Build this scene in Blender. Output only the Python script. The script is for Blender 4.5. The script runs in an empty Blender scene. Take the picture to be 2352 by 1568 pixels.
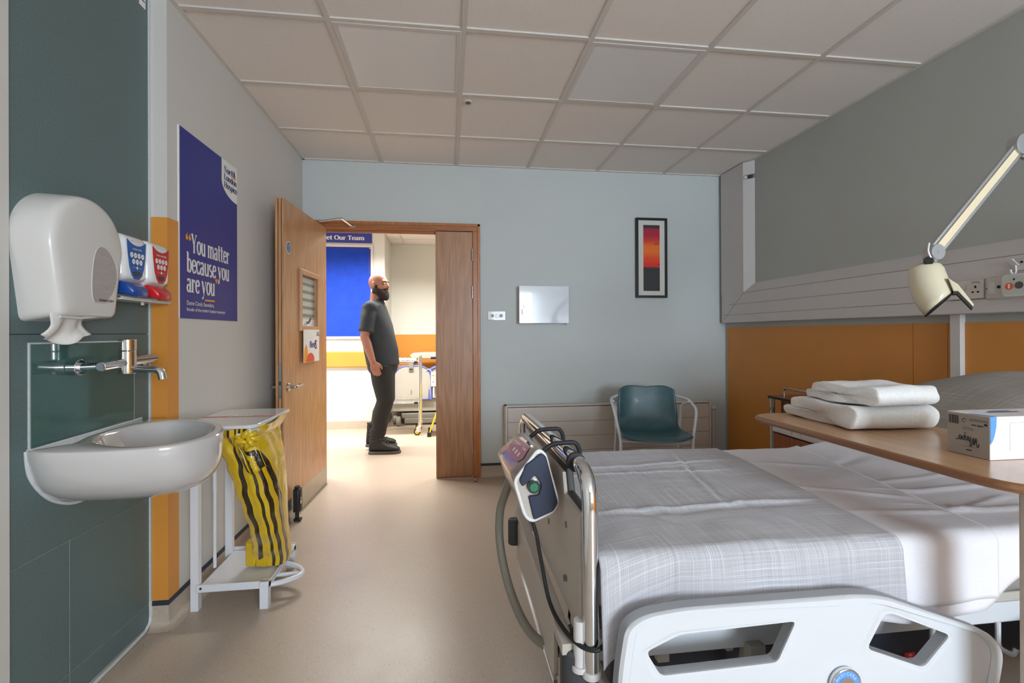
import bpy, bmesh, math, random
from mathutils import Vector, Matrix, noise
from mathutils.geometry import tessellate_polygon
SC = bpy.context.scene
COL = SC.collection
PI = math.pi
HC = 1.197                                    # camera height above the floor
RX0, RX1, YB, ZC = -1.138, 2.45, 3.953, 2.584  # left wall, right wall, back wall, ceiling
YR = -3.2                                     # wall behind the camera
TX = -1.21                                    # recessed wall behind the basin

# ------------------------------------------------------------------ camera, world, light, exposure
cd = bpy.data.cameras.new('camera'); cam = bpy.data.objects.new('camera', cd); COL.objects.link(cam)
cd.sensor_width = 36.0; cd.lens = 36.0 * 1090.4 / 2352; cd.shift_x = 6.92 / 2352; cd.shift_y = -21.59 / 2352
cd.clip_start = 0.02
yaw, pitch, roll = .1290, .0018, -.0039
f0 = Vector((math.sin(yaw), math.cos(yaw), 0)); r0 = Vector((math.cos(yaw), -math.sin(yaw), 0)); u0 = Vector((0, 0, 1))
fw = f0 * math.cos(pitch) + u0 * math.sin(pitch); u1 = u0 * math.cos(pitch) - f0 * math.sin(pitch)
rr = r0 * math.cos(roll) + u1 * math.sin(roll); uu = u1 * math.cos(roll) - r0 * math.sin(roll)
cam.matrix_world = Matrix(((rr.x, uu.x, -fw.x, 0), (rr.y, uu.y, -fw.y, 0), (rr.z, uu.z, -fw.z, HC), (0, 0, 0, 1)))
SC.camera = cam
SC.view_settings.view_transform = 'Standard'; SC.view_settings.look = 'None'
SC.view_settings.exposure = 0.05; SC.view_settings.gamma = 1.0; SC.view_settings.use_curve_mapping = False

def lin(c):
    c = c / 255.0
    return c / 12.92 if c <= .04045 else ((c + .055) / 1.055) ** 2.4
def C(r, g, b): return (lin(r), lin(g), lin(b), 1.0)

W = bpy.data.worlds.new('sky'); SC.world = W; W.use_nodes = True
bg = W.node_tree.nodes['Background']; bg.inputs[0].default_value = C(200, 218, 240); bg.inputs[1].default_value = 1.0

def area(name, loc, target, sx, sy, power, col, spread=PI):
    L = bpy.data.lights.new(name, 'AREA'); L.shape = 'RECTANGLE'; L.size = sx; L.size_y = sy; L.energy = power; L.color = col[:3]; L.spread = spread
    o = bpy.data.objects.new(name, L); COL.objects.link(o); o.location = loc
    d = Vector(target) - Vector(loc); o.rotation_euler = d.to_track_quat('-Z', 'Y').to_euler(); return o
WX0, WX1, WZ0, WZ1 = 0.98, 2.42, 0.85, 2.16   # the window behind the camera
area('daylight', ((WX0 + WX1) / 2, YR - .16, (WZ0 + WZ1) / 2), ((WX0 + WX1) / 2 - .35, 4, (WZ0 + WZ1) / 2 + .5), WX1 - WX0, WZ1 - WZ0, 185, (.75, .875, 1.0))
area('corridor_tube_a', (-.55, 5.15, 2.44), (-.55, 5.15, 0), 1.3, .4, 78, (1, .965, .91), math.radians(150))
area('corridor_tube_b', (1.1, 5.1, 2.44), (1.1, 5.1, 0), 1.2, .4, 30, (1, .965, .91), math.radians(150))
area('corridor_tube_c', (-2.2, 5.1, 2.44), (-2.2, 5.1, 0), 1.2, .4, 62, (1, .965, .91), math.radians(150))

# ------------------------------------------------------------------ materials
MATS = {}
def mat(name, col, rough=.5, metal=0, spec=.5, nscale=0, namt=0, stretch=(1, 1, 1), bump=0, bscale=200, trans=0, emit=None, coat=0, alpha=1, sheen=0, sss=0):
    m = bpy.data.materials.new(name); m.use_nodes = True; nt = m.node_tree; b = nt.nodes['Principled BSDF']
    b.inputs['Base Color'].default_value = col; b.inputs['Roughness'].default_value = rough; b.inputs['Metallic'].default_value = metal
    b.inputs['Specular IOR Level'].default_value = spec; b.inputs['Coat Weight'].default_value = coat
    b.inputs['Transmission Weight'].default_value = trans; b.inputs['Alpha'].default_value = alpha; b.inputs['Sheen Weight'].default_value = sheen
    b.inputs['Subsurface Weight'].default_value = sss
    if emit: b.inputs['Emission Color'].default_value = emit[0]; b.inputs['Emission Strength'].default_value = emit[1]
    if namt or bump:
        tc = nt.nodes.new('ShaderNodeTexCoord'); mp = nt.nodes.new('ShaderNodeMapping'); mp.inputs['Scale'].default_value = stretch
        nt.links.new(tc.outputs['Object'], mp.inputs['Vector'])
    if namt:
        n = nt.nodes.new('ShaderNodeTexNoise'); n.inputs['Scale'].default_value = nscale; n.inputs['Detail'].default_value = 5
        nt.links.new(mp.outputs[0], n.inputs['Vector'])
        mr = nt.nodes.new('ShaderNodeMapRange'); mr.inputs[1].default_value = .3; mr.inputs[2].default_value = .7
        mr.inputs[3].default_value = 1 - namt; mr.inputs[4].default_value = 1 + namt; nt.links.new(n.outputs['Fac'], mr.inputs[0])
        mx = nt.nodes.new('ShaderNodeVectorMath'); mx.operation = 'SCALE'; mx.inputs[0].default_value = col[:3]
        nt.links.new(mr.outputs[0], mx.inputs['Scale']); nt.links.new(mx.outputs[0], b.inputs['Base Color'])
    if bump:
        n2 = nt.nodes.new('ShaderNodeTexNoise'); n2.inputs['Scale'].default_value = bscale; n2.inputs['Detail'].default_value = 3
        nt.links.new(mp.outputs[0], n2.inputs['Vector'])
        bp = nt.nodes.new('ShaderNodeBump'); bp.inputs['Strength'].default_value = bump; bp.inputs['Distance'].default_value = .002
        nt.links.new(n2.outputs['Fac'], bp.inputs['Height']); nt.links.new(bp.outputs[0], b.inputs['Normal'])
    MATS[name] = m; return m

def wood(name, c1, c2, rough, axis=2, scale=1.0, coat=.1):
    """Veneer: long streaks along one axis plus a flowing cathedral figure."""
    m = bpy.data.materials.new(name); m.use_nodes = True; nt = m.node_tree; b = nt.nodes['Principled BSDF']
    tc = nt.nodes.new('ShaderNodeTexCoord'); mp = nt.nodes.new('ShaderNodeMapping')
    s = [9 * scale, 9 * scale, 9 * scale]; s[axis] = .7 * scale; mp.inputs['Scale'].default_value = s
    nt.links.new(tc.outputs['Object'], mp.inputs[0])
    n = nt.nodes.new('ShaderNodeTexNoise'); n.inputs['Scale'].default_value = 1.3; n.inputs['Detail'].default_value = 3; n.inputs['Distortion'].default_value = .4
    nt.links.new(mp.outputs[0], n.inputs['Vector'])
    k = nt.nodes.new('ShaderNodeMath'); k.operation = 'MULTIPLY'; k.inputs[1].default_value = 9; nt.links.new(n.outputs['Fac'], k.inputs[0])
    fr = nt.nodes.new('ShaderNodeMath'); fr.operation = 'PINGPONG'; fr.inputs[1].default_value = .5; nt.links.new(k.outputs[0], fr.inputs[0])
    mp2 = nt.nodes.new('ShaderNodeMapping'); s2 = [160 * scale] * 3; s2[axis] = 4 * scale; mp2.inputs['Scale'].default_value = s2
    nt.links.new(tc.outputs['Object'], mp2.inputs[0])
    n2 = nt.nodes.new('ShaderNodeTexNoise'); n2.inputs['Scale'].default_value = 1; n2.inputs['Detail'].default_value = 2; nt.links.new(mp2.outputs[0], n2.inputs['Vector'])
    a = nt.nodes.new('ShaderNodeMath'); a.operation = 'MULTIPLY_ADD'; a.inputs[1].default_value = .6; nt.links.new(fr.outputs[0], a.inputs[0])
    a2 = nt.nodes.new('ShaderNodeMath'); a2.operation = 'MULTIPLY'; a2.inputs[1].default_value = .9; nt.links.new(n2.outputs['Fac'], a2.inputs[0])
    nt.links.new(a2.outputs[0], a.inputs[2])
    cr = nt.nodes.new('ShaderNodeValToRGB'); cr.color_ramp.elements[0].color = c2; cr.color_ramp.elements[1].color = c1
    cr.color_ramp.elements[0].position = .25; cr.color_ramp.elements[1].position = .85
    nt.links.new(a.outputs[0], cr.inputs[0]); nt.links.new(cr.outputs[0], b.inputs['Base Color'])
    b.inputs['Roughness'].default_value = rough; b.inputs['Coat Weight'].default_value = coat; b.inputs['Coat Roughness'].default_value = .25
    MATS[name] = m; return m

def vinyl(name, base, dark, light):
    """Sheet vinyl with short directional flecks, dark and light."""
    m = bpy.data.materials.new(name); m.use_nodes = True; nt = m.node_tree; b = nt.nodes['Principled BSDF']
    tc = nt.nodes.new('ShaderNodeTexCoord'); out = None
    def flecks(scale, rot, lo, hi):
        mp = nt.nodes.new('ShaderNodeMapping'); mp.inputs['Scale'].default_value = scale; mp.inputs['Rotation'].default_value = (0, 0, rot)
        nt.links.new(tc.outputs['Object'], mp.inputs[0])
        n = nt.nodes.new('ShaderNodeTexNoise'); n.inputs['Scale'].default_value = 1; n.inputs['Detail'].default_value = 2; nt.links.new(mp.outputs[0], n.inputs['Vector'])
        r = nt.nodes.new('ShaderNodeMapRange'); r.inputs[1].default_value = lo; r.inputs[2].default_value = hi; nt.links.new(n.outputs['Fac'], r.inputs[0]); return r.outputs[0]
    m1 = nt.nodes.new('ShaderNodeMix'); m1.data_type = 'RGBA'; m1.inputs[6].default_value = base; m1.inputs[7].default_value = dark
    nt.links.new(flecks((300, 60, 200), .25, .60, .76), m1.inputs[0])
    m2 = nt.nodes.new('ShaderNodeMix'); m2.data_type = 'RGBA'; m2.inputs[7].default_value = light; nt.links.new(m1.outputs[2], m2.inputs[6])
    nt.links.new(flecks((200, 44, 150), .2, .58, .82), m2.inputs[0])
    nt.links.new(m2.outputs[2], b.inputs['Base Color'])
    n = nt.nodes.new('ShaderNodeTexNoise'); n.inputs['Scale'].default_value = 3.0; n.inputs['Detail'].default_value = 6; nt.links.new(tc.outputs['Object'], n.inputs['Vector'])
    r = nt.nodes.new('ShaderNodeMapRange'); r.inputs[3].default_value = .26; r.inputs[4].default_value = .46; nt.links.new(n.outputs['Fac'], r.inputs[0]); nt.links.new(r.outputs[0], b.inputs['Roughness'])
    n3 = nt.nodes.new('ShaderNodeTexNoise'); n3.inputs['Scale'].default_value = 420; nt.links.new(tc.outputs['Object'], n3.inputs['Vector'])
    bp = nt.nodes.new('ShaderNodeBump'); bp.inputs['Strength'].default_value = .06; bp.inputs['Distance'].default_value = .001; nt.links.new(n3.outputs['Fac'], bp.inputs['Height']); nt.links.new(bp.outputs[0], b.inputs['Normal'])
    MATS[name] = m; return m

def weave(name, base, pale, dark, freq=230.0, rough=.9, amt=1.0):
    """Slub check cloth: pale and dark threads of random weight running both ways along the UVs."""
    m = bpy.data.materials.new(name); m.use_nodes = True; nt = m.node_tree; b = nt.nodes['Principled BSDF']
    uv = nt.nodes.new('ShaderNodeUVMap')
    def thread(sc, lo, hi, k):
        mp = nt.nodes.new('ShaderNodeMapping'); mp.inputs['Scale'].default_value = sc; nt.links.new(uv.outputs[0], mp.inputs[0])
        n = nt.nodes.new('ShaderNodeTexNoise'); n.inputs['Scale'].default_value = 1; n.inputs['Detail'].default_value = .6; nt.links.new(mp.outputs[0], n.inputs['Vector'])
        r = nt.nodes.new('ShaderNodeMapRange'); r.inputs[1].default_value = lo; r.inputs[2].default_value = hi; r.inputs[4].default_value = k; nt.links.new(n.outputs['Fac'], r.inputs[0]); return r.outputs[0]
    cur = None
    for (sc, lo, hi, k, col) in (((freq * .5, 2.5, 1), .5, .72, .30 * amt, dark), ((2.5, freq * .5, 1), .5, .72, .30 * amt, dark), ((freq, 3.5, 1), .58, .68, .55 * amt, pale), ((3.5, freq, 1), .58, .68, .55 * amt, pale)):
        mx = nt.nodes.new('ShaderNodeMix'); mx.data_type = 'RGBA'; mx.inputs[7].default_value = col
        nt.links.new(thread(sc, lo, hi, k), mx.inputs[0])
        if cur is None: mx.inputs[6].default_value = base
        else: nt.links.new(cur, mx.inputs[6])
        cur = mx.outputs[2]
    nt.links.new(cur, b.inputs['Base Color']); b.inputs['Roughness'].default_value = rough; b.inputs['Specular IOR Level'].default_value = .15; b.inputs['Sheen Weight'].default_value = .1
    MATS[name] = m; return m

mat('paint_left', C(210, 207, 201), .6, nscale=2, namt=.015, bump=.08, bscale=300)
mat('paint_back', C(200, 206, 204), .6, nscale=2, namt=.015, bump=.08, bscale=300)
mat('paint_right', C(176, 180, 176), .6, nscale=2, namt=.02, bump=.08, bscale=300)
mat('paint_pale', C(222, 222, 214), .6, nscale=2, namt=.01)
mat('orange_paint', C(218, 146, 60), .42, nscale=3, namt=.03, bump=.1, bscale=500)
mat('orange_panel', C(206, 138, 60), .45, nscale=4, namt=.04, bump=.15, bscale=500)
mat('ceil_tile', C(234, 226, 219), .9, nscale=240, namt=.05, bump=.25, bscale=400)
mat('ceil_bar', C(212, 205, 198), .5, nscale=20, namt=.01)
mat('diffuser', C(228, 226, 224), .35, nscale=400, namt=.02)
mat('teal_panel', C(94, 114, 114), .45, nscale=170, namt=.12, bump=.15, bscale=500)
mat('teal_glass', C(62, 98, 92), .08, coat=.6, nscale=30, namt=.03)
mat('sealant', C(205, 208, 208), .5, nscale=80, namt=.06)
mat('groove', C(40, 52, 54), .8, nscale=80, namt=.05)
mat('seam', C(128, 146, 146), .7, nscale=80, namt=.2)
mat('navy_strip', C(44, 52, 66), .5, nscale=60, namt=.1)
mat('white_plastic', C(214, 212, 208), .28, coat=.25, nscale=6, namt=.01)
mat('white_gloss', C(232, 232, 232), .12, coat=.5, nscale=6, namt=.008)
mat('ceramic', C(204, 201, 199), .07, coat=.7, nscale=5, namt=.01)
mat('smoke_window', C(170, 160, 154), .12, coat=.5, nscale=30, namt=.06, stretch=(1, 1, 6))
mat('tissue', C(228, 225, 220), .9, nscale=60, namt=.04, bump=.4, bscale=60)
mat('chrome', C(225, 228, 232), .06, metal=1, nscale=10, namt=.01)
mat('steel', C(190, 188, 184), .22, metal=1, nscale=60, namt=.05, stretch=(1, 1, .1))
mat('brushed', C(176, 170, 160), .38, metal=1, nscale=120, namt=.08, stretch=(1, 1, .1))
mat('hinge_steel', C(170, 166, 160), .3, metal=1, nscale=40, namt=.05)
mat('label_blue', C(24, 92, 168), .35, nscale=20, namt=.02)
mat('lever_blue', C(22, 70, 150), .25, coat=.3, nscale=20, namt=.02)
mat('label_red', C(196, 30, 38), .35, nscale=20, namt=.02)
mat('lever_red', C(200, 30, 36), .25, coat=.3, nscale=20, namt=.02)
mat('poster_blue', C(40, 44, 134), .45, nscale=120, namt=.03)
mat('logo_navy', C(38, 40, 110), .5, nscale=20, namt=.02)
mat('ink_white', C(238, 236, 232), .6, nscale=20, namt=.01)
mat('ink_black', C(28, 28, 30), .6, nscale=20, namt=.03)
mat('ink_grey', C(92, 86, 84), .7, nscale=20, namt=.03)
mat('ink_orange', C(240, 160, 40), .5, nscale=20, namt=.02)
mat('ink_coral', C(226, 88, 46), .5, nscale=20, namt=.02)
mat('ink_purple', C(60, 44, 120), .5, nscale=20, namt=.02)
mat('sky_blue', C(96, 158, 226), .4, nscale=20, namt=.02)
mat('white_metal', C(224, 226, 232), .3, coat=.2, nscale=8, namt=.015)
mat('lid_white', C(222, 220, 218), .12, coat=.4, nscale=8, namt=.01)
mat('black_plastic', C(28, 28, 30), .35, nscale=30, namt=.06)
mat('black_rubber', C(22, 22, 24), .6, nscale=30, namt=.06)
mat('frame_black', C(20, 20, 21), .35, nscale=30, namt=.05)
mat('mount_card', C(218, 216, 208), .8, nscale=100, namt=.02)
mat('chair_teal', C(62, 98, 104), .38, coat=.1, nscale=14, namt=.12, bump=.15, bscale=600)
mat('radiator_white', C(216, 208, 200), .35, nscale=6, namt=.012)
mat('cabinet_white', C(225, 230, 238), .09, coat=.7, nscale=6, namt=.012)
mat('trunk_white', C(206, 202, 200), .38, nscale=8, namt=.015)
mat('lamp_cream', C(214, 206, 178), .32, coat=.2, nscale=10, namt=.015)
mat('lamp_strip', C(232, 216, 184), .4, nscale=10, namt=.02)
mat('lamp_grey', C(172, 174, 174), .35, metal=.4, nscale=10, namt=.03)
mat('rail_white', C(214, 217, 221), .3, coat=.15, nscale=8, namt=.008)
mat('board_grey', C(184, 176, 166), .5, nscale=70, namt=.035, bump=.08, bscale=500)
mat('board_edge', C(58, 58, 58), .5, nscale=70, namt=.05)
mat('grey_plastic', C(92, 94, 98), .45, nscale=20, namt=.04)
mat('dark_grey', C(62, 64, 68), .5, nscale=20, namt=.05)
mat('pump_silver', C(186, 182, 174), .22, metal=.65, nscale=14, namt=.03)
mat('pump_navy', C(14, 30, 60), .35, coat=.1, nscale=9, namt=.1)
mat('pump_pink', C(190, 128, 138), .35, nscale=30, namt=.04)
mat('pump_green', C(16, 110, 74), .2, coat=.5, nscale=30, namt=.05)
mat('hose_grey', C(132, 128, 116), .45, nscale=30, namt=.04)
mat('mattress_side', C(142, 136, 132), .7, nscale=40, namt=.05, bump=.2, bscale=300)
mat('navy_mat', C(22, 28, 44), .5, nscale=12, namt=.15, bump=.15, bscale=300)
mat('sheet_white', C(233, 231, 236), .85, sheen=.1, nscale=180, namt=.02, bump=.1, bscale=500)
mat('towel_white', C(238, 237, 234), .95, sheen=.3, nscale=160, namt=.05, bump=1.0, bscale=420)
mat('towel_shade', C(212, 202, 186), .95, sheen=.2, nscale=160, namt=.05, bump=.8, bscale=300)
mat('card_grey_shade', C(166, 158, 150), .75, nscale=80, namt=.02)  # card of the box end, darkened to carry that side's shade
mat('card_white', C(240, 241, 244), .4, coat=.2, nscale=80, namt=.01)
mat('notice_blue', C(6, 58, 172), .85, nscale=12, namt=.12, bump=.3, bscale=400)
mat('sign_blue', C(50, 62, 150), .45, nscale=40, namt=.02)
mat('frame_blue', C(96, 108, 190), .35, coat=.2, nscale=20, namt=.02)
mat('bed_grey', C(182, 178, 168), .45, nscale=20, namt=.02)
mat('wheel_grey', C(140, 136, 128), .5, nscale=30, namt=.04)
mat('yellow_hub', C(235, 186, 40), .4, nscale=30, namt=.03)
mat('yellow_sign', C(240, 205, 30), .4, nscale=30, namt=.03)
mat('skin', C(158, 106, 84), .5, sss=.08, nscale=40, namt=.06)
mat('shirt', C(44, 50, 54), .85, nscale=90, namt=.12, bump=.4, bscale=120)
mat('trousers', C(36, 34, 34), .85, nscale=90, namt=.12, bump=.5, bscale=90)
mat('boot', C(30, 29, 29), .55, nscale=60, namt=.15, bump=.4, bscale=200)
mat('boot_sole', C(84, 82, 80), .6, nscale=60, namt=.1)
mat('beard', C(38, 28, 24), .9, nscale=150, namt=.25, bump=1.0, bscale=260)
mat('eye', C(40, 32, 28), .2, nscale=30, namt=.05)
mat('lip', C(160, 92, 82), .5, nscale=40, namt=.05)
mat('skylight', C(240, 244, 250), .5, nscale=3, namt=.02)
mat('pvc_frame', C(230, 230, 228), .3, nscale=5, namt=.01)
mat('red_tag', C(206, 36, 40), .5, nscale=30, namt=.05)
mat('lock_dark', C(60, 58, 56), .4, nscale=30, namt=.05)
mat('tile_fawn', C(190, 176, 160), .6, nscale=60, namt=.06)
mat('disc_blue', C(70, 116, 170), .45, nscale=30, namt=.03)
mat('orange_mark', C(236, 98, 40), .4, nscale=30, namt=.03)
mat('handset_pale', C(196, 202, 194), .45, nscale=30, namt=.02)
wood('oak_door', C(206, 156, 108), C(168, 114, 72), .34, 2)
wood('oak_leaf', C(186, 140, 104), C(150, 106, 74), .38, 2, .8)
wood('oak_frame', C(190, 122, 66), C(150, 88, 42), .35, 2)
wood('oak_frame_head', C(176, 112, 62), C(138, 82, 40), .35, 0)
wood('beech_top', C(206, 164, 124), C(188, 142, 100), .22, 1, .6, .35)
wood('table_edge', C(150, 104, 70), C(126, 84, 54), .4, 1)
wood('locker_wood', C(150, 84, 48), C(118, 62, 34), .4, 2)
vinyl('vinyl_floor', C(186, 170, 153), C(146, 123, 103), C(202, 189, 175))
weave('check_blanket', C(184, 183, 187), C(222, 222, 228), C(150, 150, 156), 600)
weave('check_pillow', C(150, 142, 134), C(180, 172, 164), C(112, 106, 100), 520)
def glass(name, col):
    m = bpy.data.materials.new(name); m.use_nodes = True; b = m.node_tree.nodes['Principled BSDF']
    b.inputs['Base Color'].default_value = col; b.inputs['Roughness'].default_value = .02; b.inputs['Transmission Weight'].default_value = 1; b.inputs['IOR'].default_value = 1.05
    MATS[name] = m
glass('clear_glass', (.96, .98, .98, 1))

# ------------------------------------------------------------------ builders
ROOT = {}                                     # world position of each thing's base
def tagit(o, label=None, cat=None, group=None, kind=None):
    if label: o['label'] = label
    if cat: o['category'] = cat
    if group: o['group'] = group
    if kind: o['kind'] = kind
    return o
def thing(name, label, cat, loc=(0, 0, 0), group=None, kind=None):
    o = bpy.data.objects.new(name, None); COL.objects.link(o); o.location = loc; o.empty_display_size = .05
    ROOT[o.name] = Vector(loc); return tagit(o, label, cat, group, kind)
def base_of(o):
    while o.parent: o = o.parent
    return ROOT.get(o.name, Vector((0, 0, 0)))

def frames(pts, closed=False):
    pts = [Vector(p) for p in pts]; n = len(pts); out = []
    up = None
    for i in range(n):
        if closed: t = pts[(i + 1) % n] - pts[i - 1]
        else: t = pts[min(i + 1, n - 1)] - pts[max(i - 1, 0)]
        t.normalize()
        if up is None: up = Vector((0, 0, 1)) if abs(t.z) < .9 else Vector((1, 0, 0))
        a = t.cross(up); a.normalize(); b = a.cross(t); up = b
        out.append((a, b))
    return pts, out
def smooth_path(pts, k=6):
    """Catmull-Rom through the points."""
    P = [Vector(p) for p in pts]; out = []
    for i in range(len(P) - 1):
        p0 = P[max(i - 1, 0)]; p1 = P[i]; p2 = P[i + 1]; p3 = P[min(i + 2, len(P) - 1)]
        for j in range(k):
            t = j / k
            out.append(.5 * ((2 * p1) + (p2 - p0) * t + (2 * p0 - 5 * p1 + 4 * p2 - p3) * t * t + (3 * p1 - p0 - 3 * p2 + p3) * t ** 3))
    out.append(P[-1]); return out
def round_path(pts, r, k=5, closed=False):
    """Polyline with its corners rounded to radius r."""
    P = [Vector(p) for p in pts]; n = len(P); out = []
    for i in range(n):
        if not closed and i in (0, n - 1): out.append(P[i]); continue
        a, b, c = P[i - 1], P[i], P[(i + 1) % n]
        da, dc = (a - b), (c - b); d = min(r, da.length * .49, dc.length * .49)
        s = b + da.normalized() * d; e = b + dc.normalized() * d
        for j in range(k + 1):
            t = j / k; out.append(s * (1 - t) ** 2 + b * 2 * t * (1 - t) + e * t * t)
    return out

class MB:
    def __init__(s): s.v = []; s.f = []; s.uv = {}
    def add(s, vs, fs):
        b = len(s.v); s.v += [tuple(p) for p in vs]; s.f += [tuple(i + b for i in f) for f in fs]; return s
    def box(s, a, b):
        x0, y0, z0 = a; x1, y1, z1 = b
        return s.add([(x0, y0, z0), (x1, y0, z0), (x1, y1, z0), (x0, y1, z0), (x0, y0, z1), (x1, y0, z1), (x1, y1, z1), (x0, y1, z1)],
                     [(0, 3, 2, 1), (4, 5, 6, 7), (0, 1, 5, 4), (1, 2, 6, 5), (2, 3, 7, 6), (3, 0, 4, 7)])
    def obox(s, c, U, V, N, du, dv, dn):
        c = Vector(c); U = Vector(U).normalized(); V = Vector(V).normalized(); N = Vector(N).normalized()
        vs = [c + U * (du / 2 * a) + V * (dv / 2 * b) + N * (dn / 2 * k) for k in (-1, 1) for b in (-1, 1) for a in (-1, 1)]
        return s.add(vs, [(0, 2, 3, 1), (4, 5, 7, 6), (0, 1, 5, 4), (1, 3, 7, 5), (3, 2, 6, 7), (2, 0, 4, 6)])
    def bar(s, p, q, w, h, up=(0, 0, 1)):
        p, q = Vector(p), Vector(q); t = (q - p); L = t.length; t.normalize(); a = t.cross(Vector(up)); a.normalize(); b = a.cross(t)
        return s.obox((p + q) / 2, t, a, b, L, w, h)
    def tube(s, pts, r, n=12, closed=False, caps=True):
        pts, fr = frames(pts, closed); m = len(pts); rs = r if isinstance(r, (list, tuple)) else [r] * m; b = len(s.v)
        for i in range(m):
            for j in range(n):
                a = 2 * PI * j / n; s.v.append(tuple(pts[i] + fr[i][0] * (math.cos(a) * rs[i]) + fr[i][1] * (math.sin(a) * rs[i])))
        for i in range(m if closed else m - 1):
            for j in range(n):
                i2 = (i + 1) % m; j2 = (j + 1) % n; s.f.append((b + i * n + j, b + i * n + j2, b + i2 * n + j2, b + i2 * n + j))
        if caps and not closed:
            s.f.append(tuple(b + j for j in range(n - 1, -1, -1))); s.f.append(tuple(b + (m - 1) * n + j for j in range(n)))
        return s
    def cyl(s, p, q, r, n=20, r2=None): return s.tube([p, q], [r, r if r2 is None else r2], n)
    def loft(s, rings, caps=True, closed=True):
        n = len(rings[0]); b = len(s.v)
        for R in rings: s.v += [tuple(p) for p in R]
        for i in range(len(rings) - 1):
            for j in range(n if closed else n - 1):
                j2 = (j + 1) % n; s.f.append((b + i * n + j, b + i * n + j2, b + (i + 1) * n + j2, b + (i + 1) * n + j))
        if caps:
            s.f.append(tuple(b + j for j in range(n - 1, -1, -1))); k = b + (len(rings) - 1) * n; s.f.append(tuple(k + j for j in range(n)))
        return s
    def grid(s, fn, nu, nv, uvfn=None):
        b = len(s.v)
        for i in range(nu + 1):
            for j in range(nv + 1):
                s.v.append(tuple(fn(i / nu, j / nv)))
                if uvfn: s.uv[len(s.v) - 1] = uvfn(i / nu, j / nv)
        for i in range(nu):
            for j in range(nv):
                a = b + i * (nv + 1) + j; s.f.append((a, a + nv + 1, a + nv + 2, a + 1))
        return s
    def ell(s, c, r, nu=16, nv=24, R=None):
        c = Vector(c); rings = []
        for i in range(1, nu):
            th = PI * i / nu; ring = []
            for j in range(nv):
                ph = 2 * PI * j / nv; p = Vector((r[0] * math.sin(th) * math.cos(ph), r[1] * math.sin(th) * math.sin(ph), -r[2] * math.cos(th)))
                ring.append(c + (R @ p if R else p))
            rings.append(ring)
        return s.loft(rings)
    def prism(s, poly, O, U, V, N, d, holes=(), tess=False):
        """Extrude a 2D outline (with holes) standing at O, spanned by U and V, by d along N."""
        O, U, V, N = Vector(O), Vector(U), Vector(V), Vector(N); loops = [list(poly)] + [list(h) for h in holes]; flat = [p for l in loops for p in l]; n = len(flat)
        b = len(s.v)
        for k in (0, d): s.v += [tuple(O + U * p[0] + V * p[1] + N * k) for p in flat]
        if holes or tess: tri = [tuple(t) for t in tessellate_polygon([[Vector((p[0], p[1], 0)) for p in l] for l in loops])]
        else: tri = [tuple(range(n))]
        for t in tri: s.f.append(tuple(b + i for i in t)); s.f.append(tuple(b + n + i for i in reversed(t)))
        o = 0
        for l in loops:
            m = len(l)
            for i in range(m): j = (i + 1) % m; s.f.append((b + o + i, b + o + j, b + n + o + j, b + n + o + i))
            o += m
        return s
    def flat(s, polys, O, U, V):
        O, U, V = Vector(O), Vector(U), Vector(V)
        for p in polys: s.add([O + U * a + V * c for a, c in p], [tuple(range(len(p)))])
        return s
    def mesh(s, name, off=Vector((0, 0, 0)), fix=True):
        me = bpy.data.meshes.new(name); me.from_pydata([tuple(Vector(p) - off) for p in s.v], [], s.f)
        if s.uv:
            l = me.uv_layers.new(name='UVMap')
            for p in me.polygons:
                for li in p.loop_indices: l.data[li].uv = s.uv.get(me.loops[li].vertex_index, (0, 0))
        if fix:
            bm = bmesh.new(); bm.from_mesh(me); bmesh.ops.recalc_face_normals(bm, faces=bm.faces); bm.to_mesh(me); bm.free()
        me.update(); return me
    def build(s, name, m, parent=None, bevel=0, smooth=35, sub=0, seg=2, fix=True, solid=0):
        off = base_of(parent) if parent else Vector((0, 0, 0))
        me = s.mesh(name, off, fix); o = bpy.data.objects.new(name, me); COL.objects.link(o); o.parent = parent
        me.materials.append(MATS[m])
        if smooth:
            for p in me.polygons: p.use_smooth = True
            if smooth < 180: me.set_sharp_from_angle(angle=math.radians(smooth))
        if solid: md = o.modifiers.new('solid', 'SOLIDIFY'); md.thickness = solid; md.offset = 0
        if bevel: md = o.modifiers.new('bevel', 'BEVEL'); md.width = bevel; md.segments = seg; md.limit_method = 'ANGLE'; md.angle_limit = math.radians(40)
        if sub: md = o.modifiers.new('sub', 'SUBSURF'); md.levels = sub; md.render_levels = sub
        return o
    def fuse(s, name, m, parent=None, voxel=.008, relax=4):
        """Merge everything collected into one continuous skin."""
        off = base_of(parent) if parent else Vector((0, 0, 0))
        o = bpy.data.objects.new(name, s.mesh(name, off)); COL.objects.link(o)
        md = o.modifiers.new('r', 'REMESH'); md.mode = 'VOXEL'; md.voxel_size = voxel
        if relax: ms = o.modifiers.new('s', 'SMOOTH'); ms.factor = .5; ms.iterations = relax
        dg = bpy.context.evaluated_depsgraph_get(); me = bpy.data.meshes.new_from_object(o.evaluated_get(dg)); bpy.data.objects.remove(o)
        me.name = name; me.materials.clear(); me.materials.append(MATS[m])
        for p in me.polygons: p.use_smooth = True
        q = bpy.data.objects.new(name, me); COL.objects.link(q); q.parent = parent; return q
def struct(name, mb, m, **k):
    o = mb.build(name, m, **k); o['kind'] = 'structure'; return o
def rrect(u0, v0, u1, v1, r, k=5):
    return [(p.x, p.y) for p in round_path([(u0, v0, 0), (u1, v0, 0), (u1, v1, 0), (u0, v1, 0)], r, k, True)]
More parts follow.
